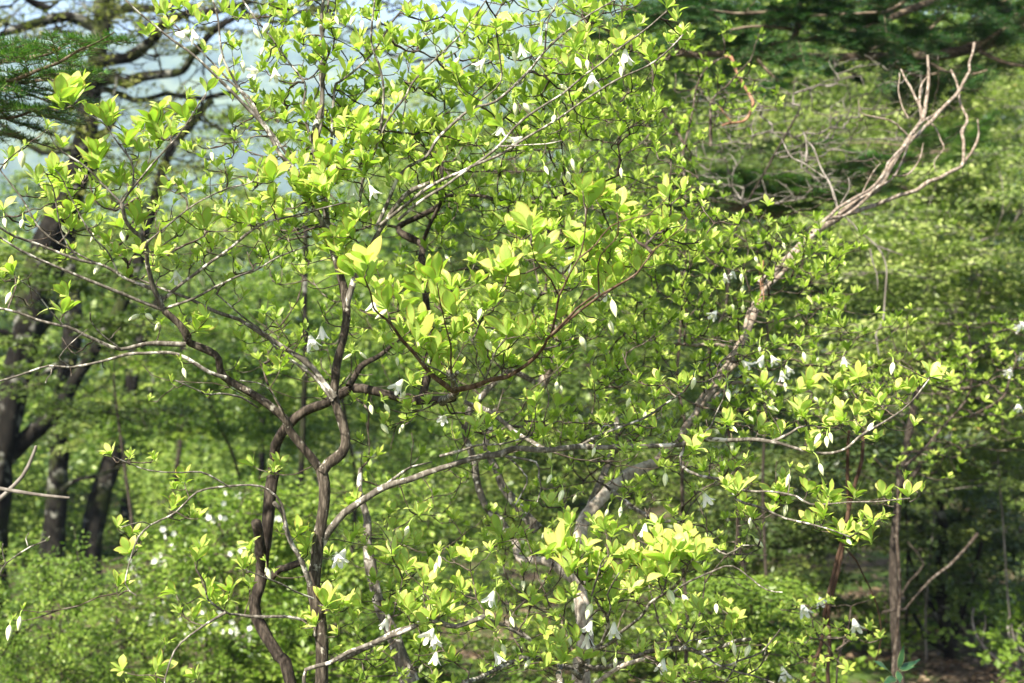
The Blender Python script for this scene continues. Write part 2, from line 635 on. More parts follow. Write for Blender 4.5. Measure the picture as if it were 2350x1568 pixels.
# ------------------------------------------------------------------ flower and bud pieces
def bud_geo(seed):
    r = np.random.default_rng(seed)
    g = Geo()
    n, s = 12, 10
    t = np.linspace(0, 1, n)
    prof = np.sin(np.pi * t ** 0.85) ** 0.85 * 0.185 * (1 - 0.12 * t)
    prof[0] = 0.03
    prof[-1] = 0.006
    th = np.linspace(0, 2 * np.pi, s, endpoint=False)
    bend = 0.10 * r.uniform(-1, 1)
    v, a = [], []
    for i in range(n):
        rr = prof[i] * (1 + 0.07 * np.cos(5 * th + 1.8 * t[i]))
        v.append(np.stack([rr * np.cos(th) + bend * t[i] ** 2, rr * np.sin(th), np.full(s, -t[i])], 1))
        a.append(np.stack([th / 6.2832, np.full(s, t[i]), np.full(s, 0.5), np.zeros(s)], 1))
    i = np.arange(n - 1)[:, None] * s
    j = np.arange(s)[None, :]
    q = np.stack([i + j, i + s + j, i + s + (j + 1) % s, i + (j + 1) % s], -1).reshape(-1, 4)
    g.add(np.concatenate(v), q, np.concatenate(a))
    return g.mesh("flower_bud", [M_BUD])


def flower_geo(seed):
    """Drooping five-lobed white bell; hangs along -Z from the origin, unit length."""
    r = np.random.default_rng(seed)
    g = Geo()
    n, s = 10, 45
    th = np.linspace(0, 2 * np.pi, s, endpoint=False)
    lobe = np.abs(np.cos(2.5 * th)) ** 0.75
    T = 0.42 + 0.58 * lobe
    pet = (np.floor((th / (2 * np.pi) * 5 + 0.5)) % 5).astype(int)
    flare = r.uniform(0.5, 1.25, 5)[pet]
    v, a = [], []
    for t in np.linspace(0, 1, n):
        tt = t * T
        rad = 0.06 + 0.30 * tt ** 0.9 + 0.34 * flare * np.clip(tt - 0.45, 0, 1) ** 1.4
        z = -tt * (1 - 0.28 * flare * np.clip(tt - 0.5, 0, 1))
        rad = rad * (1 + 0.05 * np.cos(2.5 * th) ** 2)
        v.append(np.stack([rad * np.cos(th), rad * np.sin(th), z], 1))
        a.append(np.stack([th / 6.28, np.full(s, t), np.full(s, 0.5), np.zeros(s)], 1))
    i = np.arange(n - 1)[:, None] * s
    j = np.arange(s)[None, :]
    q = np.stack([i + j, i + s + j, i + s + (j + 1) % s, i + (j + 1) % s], -1).reshape(-1, 4)
    g.add(np.concatenate(v), q, np.concatenate(a))
    for k in range(7):                       # stamens
        ph = k * 0.9
        p = np.array([[0, 0, -0.1], [0.06 * math.cos(ph), 0.06 * math.sin(ph), -0.5], [0.10 * math.cos(ph), 0.10 * math.sin(ph), -0.78]])
        tube(g, p, [0.010, 0.010, 0.02], 4, mat=1)
    return g.mesh("flower", [M_PETAL, M_BUD])


BUD_MESH = [bud_geo(k) for k in range(5)]
FLOWER_MESH = [flower_geo(k + 20) for k in range(5)]


def hang(name, me, root, p, axis, size, roll, squash=1.0):
    """Place a bud or flower so that its -Z runs along axis, its stalk end at p."""
    z = Vector(tuple(-norm(axis)))
    q = Vector((0, 0, 1)).rotation_difference(z) @ Quaternion((0, 0, 1), roll)
    o = link(name, me, root, tuple(float(c) for c in (p - np.array(root.location))))
    o.rotation_mode = 'QUATERNION'
    o.rotation_quaternion = q
    o.scale = (size * squash, size * squash, size)
    return o


# ------------------------------------------------------------------ ground, far hills
def soil_material():
    m, nt, out = _mat("leaf_litter")
    n1 = _noise(nt, 14, 6, None, 0.7)
    n2 = _noise(nt, 1.1, 4)
    c1 = _ramp(nt, [(0.32, (0.012, 0.009, 0.006)), (0.5, (0.06, 0.044, 0.03)), (0.68, (0.19, 0.145, 0.10))], n1)
    c2 = _ramp(nt, [(0.3, (0.03, 0.06, 0.014)), (0.7, (0.09, 0.14, 0.03))], n1)
    f = _ramp(nt, [(0.46, (0, 0, 0)), (0.58, (1, 1, 1))], n2)
    col = _mix(nt, f, c1, c2)
    b = nt.nodes.new("ShaderNodeBump")
    b.inputs["Strength"].default_value = 0.8
    b.inputs["Distance"].default_value = 0.03
    nt.links.new(n1, b.inputs["Height"])
    p = nt.nodes.new("ShaderNodeBsdfPrincipled")
    nt.links.new(col, p.inputs["Base Color"])
    nt.links.new(b.outputs[0], p.inputs["Normal"])
    p.inputs["Roughness"].default_value = 0.95
    p.inputs["Specular IOR Level"].default_value = 0.1
    nt.links.new(p.outputs[0], out.inputs[0])
    return m


def hill_material():
    m, nt, out = _mat("wooded_hillside")
    n1 = _noise(nt, 0.02, 8, None, 0.75)
    col = _ramp(nt, [(0.34, (0.015, 0.035, 0.015)), (0.5, (0.07, 0.11, 0.03)), (0.64, (0.22, 0.26, 0.08))], n1)
    b = nt.nodes.new("ShaderNodeBump")
    b.inputs["Strength"].default_value = 1.0
    b.inputs["Distance"].default_value = 14.0
    nt.links.new(n1, b.inputs["Height"])
    p = nt.nodes.new("ShaderNodeBsdfPrincipled")
    nt.links.new(col, p.inputs["Base Color"])
    nt.links.new(b.outputs[0], p.inputs["Normal"])
    p.inputs["Roughness"].default_value = 1.0
    p.inputs["Specular IOR Level"].default_value = 0.0
    nt.links.new(p.outputs[0], out.inputs[0])
    return m


def grid_sheet(name, xs, ys, zf, mat):
    X, Y = np.meshgrid(xs, ys)
    Z = zf(X, Y)
    g = Geo()
    nx = len(xs)
    i = np.arange(len(ys) - 1)[:, None] * nx
    j = np.arange(nx - 1)[None, :]
    q = np.stack([i + j, i + j + 1, i + nx + j + 1, i + nx + j], -1).reshape(-1, 4)
    g.add(np.stack([X, Y, Z], -1).reshape(-1, 3), q)
    o = link(name, g.mesh(name, mat))
    o["kind"] = "structure"
    return o


_xs = np.sign(np.linspace(-1, 1, 161)) * np.abs(np.linspace(-1, 1, 161)) ** 2.4 * 420
_ys = -25 + np.linspace(0, 1, 201) ** 2.4 * 445
grid_sheet("ground", _xs, _ys, ground_z, soil_material())


def hill_z(X, Y):
    t = np.clip((Y - 560) / 1300, 0, 1)
    ridge = 415 + 40 * np.clip(X / 800, -0.6, 1.5) + 32 * np.sin(X * 0.0065 + 1) + 14 * np.sin(X * 0.0205)
    bump = 11 * np.sin(X * 0.03 + Y * 0.01) * np.sin(Y * 0.025 + 0.01 * X) + 7 * np.sin(X * 0.085 + 2) * np.sin(Y * 0.065)
    spur = 38 * np.sin(X * 0.011 + 0.4 * np.sin(Y * 0.006)) * np.sin(np.pi * t)
    return -90 + (ridge + 90) * (t * t * (3 - 2 * t)) + (bump + spur) * np.clip(t * 6, 0, 1)


grid_sheet("hill", np.linspace(-2600, 2600, 321), np.linspace(420, 2300, 141), hill_z, hill_material())

# ------------------------------------------------------------------ the near azaleas: traced wood
# each: label, bark, limbs (trace, depth from, depth to, radius from, radius to in metres)
PX = K * 3.0       # one frame unit at 3 m, in metres

SHRUBS = [
    dict(key='A', name='azalea_shrub', label='slender dark trunked azalea with fresh lime leaves and white flowers, forked low in front', trunk=(
        "02 2190,1568 2165,1200 2160,900 2185,650 2205,400 2212,200 2192,110", 2.96, 2.98, 21, 13.5), bark=M_TRUNK,
        limbs=[
            ("02 2195,130 2240,70 2330,0 f 790,1005 772,925 776,860 792,775 797,715 784,650 768,590", 2.97, 3.02, 12.5, 8, 'T'),
            ("f 768,590 755,520 742,440 726,370 722,310 738,235 746,120 742,0", 3.02, 3.12, 8, 3.2, 'L'),
            ("f 795,705 812,660 845,590 872,530 930,450 985,420", 3.01, 2.98, 8, 4.2, 'L'),
            ("10 270,1540 480,1380 680,1230 900,1120 1080,1000 1240,820 1500,640 1730,490 1900,350 2080,220 2230,80", 2.99, 2.8, 4.2, 1.7, 'L'),
            ("10 400,1500 580,1350 850,1180 1150,1010 1340,900 1550,770 1760,620 1950,500 2110,430 2250,330 2340,240", 2.97, 2.75, 3.8, 1.7, 'L'),
            ("10 240,1568 420,1190 590,1050 690,930 900,740 1060,690 1240,520 1400,340 1600,180 1760,70 1880,0", 3.03, 2.95, 4.8, 1.8, 'L'),
            ("10 120,1480 160,1220 240,1000 290,780 300,620 220,340 215,200 240,0", 3.05, 2.9, 4.2, 1.8, 'L'),
            ("10 240,1000 350,790 450,650 500,560 700,360 860,190 1000,0", 3.05, 3.0, 3.2, 1.5, 'L'),
            ("10 -60,1000 -30,620 0,560 200,370 360,150 490,0", 3.1, 3.1, 3.4, 1.8, 'L'),
            ("10 1400,340 1410,150 1500,0", 2.95, 2.95, 2.0, 1.4, 'L'),
            ("10 960,690 1095,560 1080,370 1065,190", 2.98, 2.9, 2.2, 1.4, 'L'),
            ("10 1080,1000 1250,990 1400,990 1520,960", 2.9, 2.85, 2.0, 1.2, 'L'),
            ("f 768,590 735,500 700,430 662,370 00 1700,760 1500,540 1280,330 1000,130 860,0", 3.02, 2.85, 6, 2.0, 'L'),
            ("f 700,430 662,365 00 1880,960 1650,640 1580,500 1500,300 1470,100 1450,0", 3.03, 2.95, 4, 1.8, 'L'),
            ("00 1900,1000 1720,700 1420,400 1180,150 1090,0", 3.0, 3.0, 3, 1.6, 'L'),
            ("00 2150,1060 2080,760 2060,560 1880,320 1750,130 1660,0", 3.1, 3.15, 3.4, 1.7, 'L'),
            ("00 2130,1050 2190,800 2200,600 2195,300 2250,0", 3.12, 3.2, 4.5, 2.4, 'L'),
            # left limb and its fans
            ("02 2190,120 2130,20 01 1990,1390 1950,1310 1720,1140 1540,1030 1500,940 1470,880 1290,800 1270,750 1220,660 1120,570", 2.98, 2.86, 10.5, 7, 'T'),
            ("01 1120,570 1060,440 1010,260 990,120 850,0 00 830,1390", 2.86, 2.72, 6.5, 3.4, 'L'),
            ("00 830,1390 650,1190 430,1050 360,970 325,890", 2.72, 2.65, 2.6, 1.3, 'L'),
            ("00 830,1390 910,1270 1000,1170 1130,1020 1270,850 1410,635", 2.72, 2.6, 2.8, 1.2, 'L'),
            ("00 910,1270 880,1090 740,880 620,800 495,725", 2.70, 2.6, 2.4, 1.2, 'L'),
            ("01 1120,570 900,470 740,420 520,340 300,260 150,150 0,60 -150,0", 2.86, 2.7, 4.2, 2.2, 'L'),
            ("01 1060,430 800,300 540,230 250,110 100,60 0,0 -200,-100", 2.86, 2.7, 4.0, 2.2, 'L'),
            ("01 760,290 500,170 300,40 00 0,1160 -100,1080", 2.84, 2.75, 2.2, 1.6, 'L'),
            ("01 1100,510 1300,370 1480,220 1620,90 1750,0 00 1870,1495 2100,1450 2340,1390", 2.86, 2.72, 4.2, 1.7, 'L'),
            ("01 1120,560 1270,500 1420,450 1620,340 1730,290 1900,190 2110,125", 2.86, 2.8, 3.4, 1.3, 'L'),
            ("01 1000,110 1140,0 00 1330,1390 1560,1280 1740,1245 1800,1070", 2.75, 2.68, 2.4, 1.2, 'L'),
            ("01 540,230 430,60 00 360,1270 270,1140", 2.78, 2.7, 2.0, 1.1, 'L'),
            ("01 800,300 730,160 600,30 00 440,1230 380,1160", 2.82, 2.7, 2.2, 1.2, 'L'),
            ("01 1270,805 1000,820 830,840 700,800 560,740 450,690 250,650 50,580 -120,540", 2.88, 2.75, 5.2, 2.4, 'L'),
            ("01 450,690 270,490 100,340", 2.8, 2.7, 2.0, 1.1, 'L'),
            ("01 830,840 620,650 620,590", 2.84, 2.75, 2.0, 1.2, 'L'),
            ("01 1540,1030 1430,1000 1220,890 930,860 700,920 480,960 330,945 150,1000 0,1045 -100,1060", 2.9, 2.75, 4.6, 1.8, 'L'),
            ("01 480,960 430,920 400,890 480,800 600,700", 2.82, 2.75, 1.6, 1.0, 'L'),
            ("01 330,945 350,1010 310,1060", 2.8, 2.75, 1.5, 1.0, 'L'),
            ("01 2290,1165 2100,930 1900,800 1640,650 1350,510 1140,430 900,340", 2.98, 2.95, 6.5, 2.4, 'L'),
            ("01 2270,1190 2120,1010 1880,820 1760,700 1480,460", 2.98, 2.95, 3.6, 1.5, 'L'),
            ("01 1760,1235 1640,1180 1510,1140 1390,1150 1200,1050", 2.95, 2.8, 2.4, 1.4, 'L'),
            ("01 1950,1310 1920,1220 1800,1080 1640,1050", 2.95, 2.8, 2.0, 1.2, 'L'),
            # right pale limb
            ("02 2180,640 2225,545 2275,480 2349,400 12 170,310 350,210 600,130 780,80 1000,20 1100,0 11 1200,1510 1400,1520 1650,1490 1900,1510 2349,1490", 2.98, 2.94, 8.5, 5, 'L'),
            ("21 0,1490 100,1460 300,1460 460,1440 620,1470 850,1530 1020,1540 1130,1500 1220,1430 1400,1330 1560,1210 1700,1040", 2.94, 2.8, 5.6, 1.5, 'L'),
            ("21 620,1470 800,1370 920,1360", 2.92, 2.9, 3.4, 1.7, 'L'),
            ("21 100,1450 210,1380 240,1280 290,1180", 2.92, 2.9, 2.4, 1.3, 'L'),
            ("11 1650,1490 1780,1420 2080,1310 2200,1230 2349,1130", 2.95, 3.0, 3.6, 1.8, 'L'),
            ("11 1780,1420 1790,1360 1960,1340", 2.95, 3.0, 1.8, 1.3, 'L'),
            ("11 2349,1500 22 0,70 130,140 320,190 380,310 560,370 720,440 870,470 1010,510 1160,570", 2.94, 2.8, 4.2, 1.7, 'L'),
            ("22 320,190 460,250 620,250 800,290 900,350 1150,350 1380,320 1570,310", 2.9, 2.8, 2.8, 1.3, 'L'),
            ("11 680,1568 920,1490 1080,1490 1300,1430", 2.95, 2.9, 2.8, 1.6, 'L'),
            ("12 170,310 300,230 460,110 620,60", 2.97, 3.1, 4, 1.8, 'L'),
            ("12 1100,0 1200,60 1280,160 1250,250 1190,360", 2.97, 2.95, 2.6, 1.4, 'L'),
            ("12 1090,10 1330,50 1360,150 1380,230 1350,330", 2.96, 2.9, 3, 1.4, 'L'),
            # low left drooping sprays
            ("02 2120,900 2060,740 1960,550 1930,420 1870,340", 2.93, 2.85, 6.5, 4.5, 'L'),
            ("02 1960,560 1930,350 1770,240 1560,230 1340,260 1200,390 1030,490 920,650 850,890 930,970", 2.88, 2.7, 3.2, 1.2, 'L'),
            ("02 1570,230 1360,140 1180,140 900,60 780,20", 2.82, 2.7, 2.0, 1.1, 'L'),
            ("02 1030,490 960,470 820,510", 2.75, 2.7, 1.4, 1.0, 'L'),
            ("02 2090,1145 2000,1130 1800,1120 1600,1090 1540,1080 1420,980 1400,870 1340,790", 2.93, 2.75, 3.8, 1.4, 'L'),
            ("02 1540,1085 1350,1200 1200,1350 1120,1530 1130,1600", 2.82, 2.75, 3.0, 1.6, 'L'),
            ("02 2140,990 1900,880 1670,790", 2.93, 2.8, 2.4, 1.2, 'L'),
            ("02 2080,1600 2090,1470 2250,1430 2349,1390 12 400,1220 600,1130 780,1170 980,1110", 2.85, 2.9, 4.6, 5.5, 'L'),
        ]),
    dict(key='B', name='azalea_shrub', label='brown stemmed azalea with bowed trunk carrying a wide candelabra of large lime leaves', trunk=(
        "02 1990,1568 1900,1380 1780,1180 1730,1050 1790,850 1800,700 1820,500 1850,250 1880,50", 3.45, 3.5, 17, 12.5), bark=M_BROWN,
        limbs=[
            ("02 1880,50 01 1880,1500 1950,1380 2080,1260 2230,1190 11 60,1110 200,1110 420,1160 560,1195 700,1190 780,1170", 3.5, 3.3, 12, 9, 'B'),
            ("02 1800,780 1765,640 1745,470", 3.47, 3.4, 12, 11.5, 'B'),
            ("02 1850,850 1950,770 2060,735", 3.47, 3.45, 9, 7, 'B'),
            ("11 700,1190 790,1110 740,1020 800,1000", 3.3, 2.75, 9, 5, 'L'),
            ("11 790,1110 760,1120 680,1060 540,910 400,740 260,600 200,480 160,350", 2.9, 2.45, 6, 1.7, 'R'),
            ("11 780,1120 950,1090 1100,1020 1280,920 1400,800 1450,740 1600,600 1750,460", 2.9, 2.45, 6.5, 2, 'R'),
            ("11 1440,750 1480,560 1490,460 1570,320 1640,210 1670,0 10 1690,1400", 2.6, 2.4, 3, 1.3, 'R'),
            ("11 1490,460 1420,370 1340,220 1300,80", 2.55, 2.42, 2, 1.2, 'R'),
            ("11 1450,740 1700,550 1850,440 2000,330 2180,160 2330,0", 2.6, 2.45, 3.4, 1.4, 'R'),
            ("11 1770,480 1775,350 1790,200 1900,50 10 1890,1450", 2.5, 2.4, 2, 1.2, 'R'),
            ("11 1640,210 1750,120 1850,0 10 2100,1480 2240,1350", 2.45, 2.4, 2, 1.2, 'R'),
            ("11 760,1000 760,870 720,620 660,390", 2.75, 2.5, 2.4, 1.2, 'R'),
            ("11 990,1050 1060,880 1110,770", 2.75, 2.6, 2.2, 1.2, 'L'),
            ("11 990,1040 930,900 880,750", 2.75, 2.6, 2.0, 1.2, 'L'),
            ("11 740,1020 620,960 520,880", 2.7, 2.6, 2.4, 1.2, 'L'),
            ("11 850,1200 1000,1250 1130,1340 1200,1400 1290,1450 1400,1515", 3.3, 3.2, 6, 5, 'L'),
            ("11 60,1090 120,1010 190,930 300,850 480,700", 3.3, 3.4, 8, 3, 'B'),
            ("11 560,1190 600,800 580,400 570,200 560,120 410,10 10 690,1400 680,1220 660,1000", 3.6, 3.9, 10, 5, 'B'),
            ("11 560,120 620,0 10 690,1400 720,1340 950,1330 1080,1370 1350,1370 1600,1320 1900,1200", 3.7, 3.5, 5, 2, 'B'),
            ("12 480,1568 380,1300 270,1000 205,700 190,500 150,280 140,100", 3.6, 3.7, 20, 5, 'L'),
            ("12 0,1400 150,1330 400,1220 600,1130", 3.1, 3.0, 8, 5, 'L'),
        ]),
    dict(key='C', name='azalea_tree', label='pale barked leaning azalea with bent trunk and long peeling limbs reaching the fir', trunk=(
        "12 1650,1568 1680,1300 1650,1000 1660,800 1640,600 1680,430 1800,280 1900,180 2000,120 2150,70", 3.9, 4.2, 30, 12), bark=M_WHITE,
        limbs=[
            ("12 2150,70 11 2349,1380 f 1640,890 1700,790 1745,680 1790,610 1860,540", 4.2, 4.9, 9, 7, 'P'),
            ("f 1600,930 1690,800 1735,690 1800,620 1880,520 20 1100,1400 1300,1290 1450,1100 1560,960 1640,850 1760,760", 4.2, 5.4, 6, 2.2, 'P'),
            ("f 1740,650 1810,600 1850,560 20 1000,1500 1130,1470 1260,1380 1380,1230 1480,1060 1590,900", 4.6, 5.2, 5, 2, 'P'),
            ("20 900,1600 1080,1480 1250,1350 1350,1280 1450,1130 1550,980 1620,870 1660,790 1690,640 1700,500 1690,380", 4.9, 5.6, 9.00, 2.40, 'P'),
            ("20 1150,1460 1250,1420 1400,1370 1600,1300 1800,1200 1920,1130 1940,1000 1930,900 1970,820 1910,700 1880,560 1850,480", 5.0, 5.6, 5.40, 2.40, 'P'),
            ("20 1300,1320 1400,1190 1560,980 1700,840 1850,680 1950,560 1990,430 2010,300", 5.05, 5.7, 6.00, 2.40, 'P'),
            ("20 1080,1470 1180,1390 1300,1310 1420,1240 1500,1140 1560,1000", 4.95, 5.2, 4.20, 1.80, 'P'),
            ("20 1660,790 1620,680 1540,560 1510,470", 5.4, 5.6, 3.60, 1.80, 'P'),
            ("20 1650,800 1630,700 1650,600 1690,520", 5.4, 5.6, 3.00, 1.80, 'P'),
            ("20 1560,930 1500,860 1450,830 1300,800 1230,770 1220,680", 5.25, 5.2, 2.76, 1.32, 'P'),
            ("20 1920,1130 1980,1050 2040,930 2030,820", 5.3, 5.3, 3.60, 1.80, 'P'),
            ("20 1660,800 1740,860 1780,950 1800,1010 1740,1100 1740,1150", 5.4, 5.3, 2.04, 1.08, 'P'),
            ("20 1560,810 1500,690 1480,580 1500,500", 5.3, 5.5, 1.80, 1.20, 'P'),
            ("20 1450,1200 1560,1180 1640,1080 1660,980", 5.1, 5.2, 2.16, 1.20, 'P'),
            ("20 1080,1430 1030,1280 960,1140 910,1020 860,960", 4.95, 5.2, 3.00, 1.56, 'G'),
            ("20 1000,1220 860,1120 750,1070 690,950 620,900", 5.0, 5.3, 2.16, 1.08, 'G'),
            ("20 860,1110 860,960 840,900", 5.1, 5.2, 3.00, 1.50, 'G'),
            ("20 1100,1390 1160,1290 1150,1220", 5.0, 5.0, 1.80, 1.20, 'G'),
            ("20 1090,1440 1220,1340 1330,1160 1370,1120", 5.0, 5.1, 1.92, 1.08, 'P'),
            ("21 180,1230 280,1100 500,1060 650,1080 900,1130", 4.4, 4.6, 4.80, 2.40, 'P'),
            ("f 1650,880 1700,810 1620,790 1560,790", 4.4, 4.3, 6, 3, 'P'),
            ("11 1370,1100 1430,950 1490,850 1480,700 1300,600", 4.2, 4.2, 13, 5, 'P'),
            ("12 1200,600 1100,450 1000,350 930,150 900,0 11 860,1400 900,1250 1130,1000 1370,1080", 4.15, 4.2, 9, 6, 'L'),
            ("12 1350,520 1150,280 1040,60 11 1000,1480 1060,1250", 4.1, 4.2, 12, 6, 'L'),
            ("12 1650,900 1450,760 1250,720 1200,600", 4.0, 4.15, 10, 9, 'W'),
            ("12 1690,420 1790,170 1830,80 11 1900,1400 1800,1100", 4.1, 4.2, 9, 5, 'L'),
            ("12 1850,250 1990,370 2150,440 2349,470", 4.0, 3.9, 6, 3, 'L'),
            ("12 1650,1370 1780,1300 1830,1150 1800,1070 1720,960 1620,830 1520,700", 3.3, 2.6, 5, 1.6, 'L'),
            ("12 1655,1375 1830,1290 2000,1160 2200,960 2349,830 22 80,720", 3.3, 2.6, 5, 1.8, 'L'),
            ("12 1720,960 1790,760 1840,690", 2.7, 2.6, 2.4, 1.2, 'L'),
            ("12 1830,1120 1850,960 1900,820", 2.8, 2.6, 2.4, 1.2, 'L'),
            ("12 2200,950 2250,750", 2.7, 2.6, 2.4, 1.2, 'L'),
            ("12 1650,1500 1655,1375", 3.7, 3.3, 7, 6, 'L'),
            ("12 1640,1530 1500,1440 1300,1400 1180,1430 1000,1500 850,1568", 3.5, 3.0, 7, 5, 'L'),
            ("12 1500,1440 1500,1600", 3.3, 3.1, 7, 6, 'L'),
            ("12 1650,1450 1850,1440 2100,1360 2349,1330 22 130,1350 330,1300 480,1270", 3.5, 2.9, 6, 4, 'L'),
            ("22 130,1350 260,1440 400,1410 560,1370 660,1250 680,1200", 3.0, 2.9, 3, 1.6, 'L'),
            ("22 260,1440 460,1510 640,1568", 3.0, 2.9, 2.6, 1.8, 'L'),
            ("22 460,1510 560,1420 590,1340", 3.0, 2.9, 2.2, 1.3, 'L'),
            ("22 280,1600 400,1420 410,1350", 3.0, 2.9, 2.2, 1.3, 'L'),
            ("12 1750,1568 1900,1460 2080,1400", 3.2, 3.1, 6, 4, 'W'),
            ("22 -60,960 60,870 300,770 450,830 600,930 700,950", 3.0, 2.9, 2.8, 1.3, 'L'),
            ("22 200,610 320,690 420,630 530,630", 3.0, 2.9, 2.8, 1.3, 'L'),
            ("22 0,1340 100,1280 250,1240", 3.0, 2.9, 2.2, 1.2, 'L'),
            ("12 1180,1180 1290,1280 1000,1120", 3.1, 3.0, 4.5, 3.5, 'L'),
        ]),
]

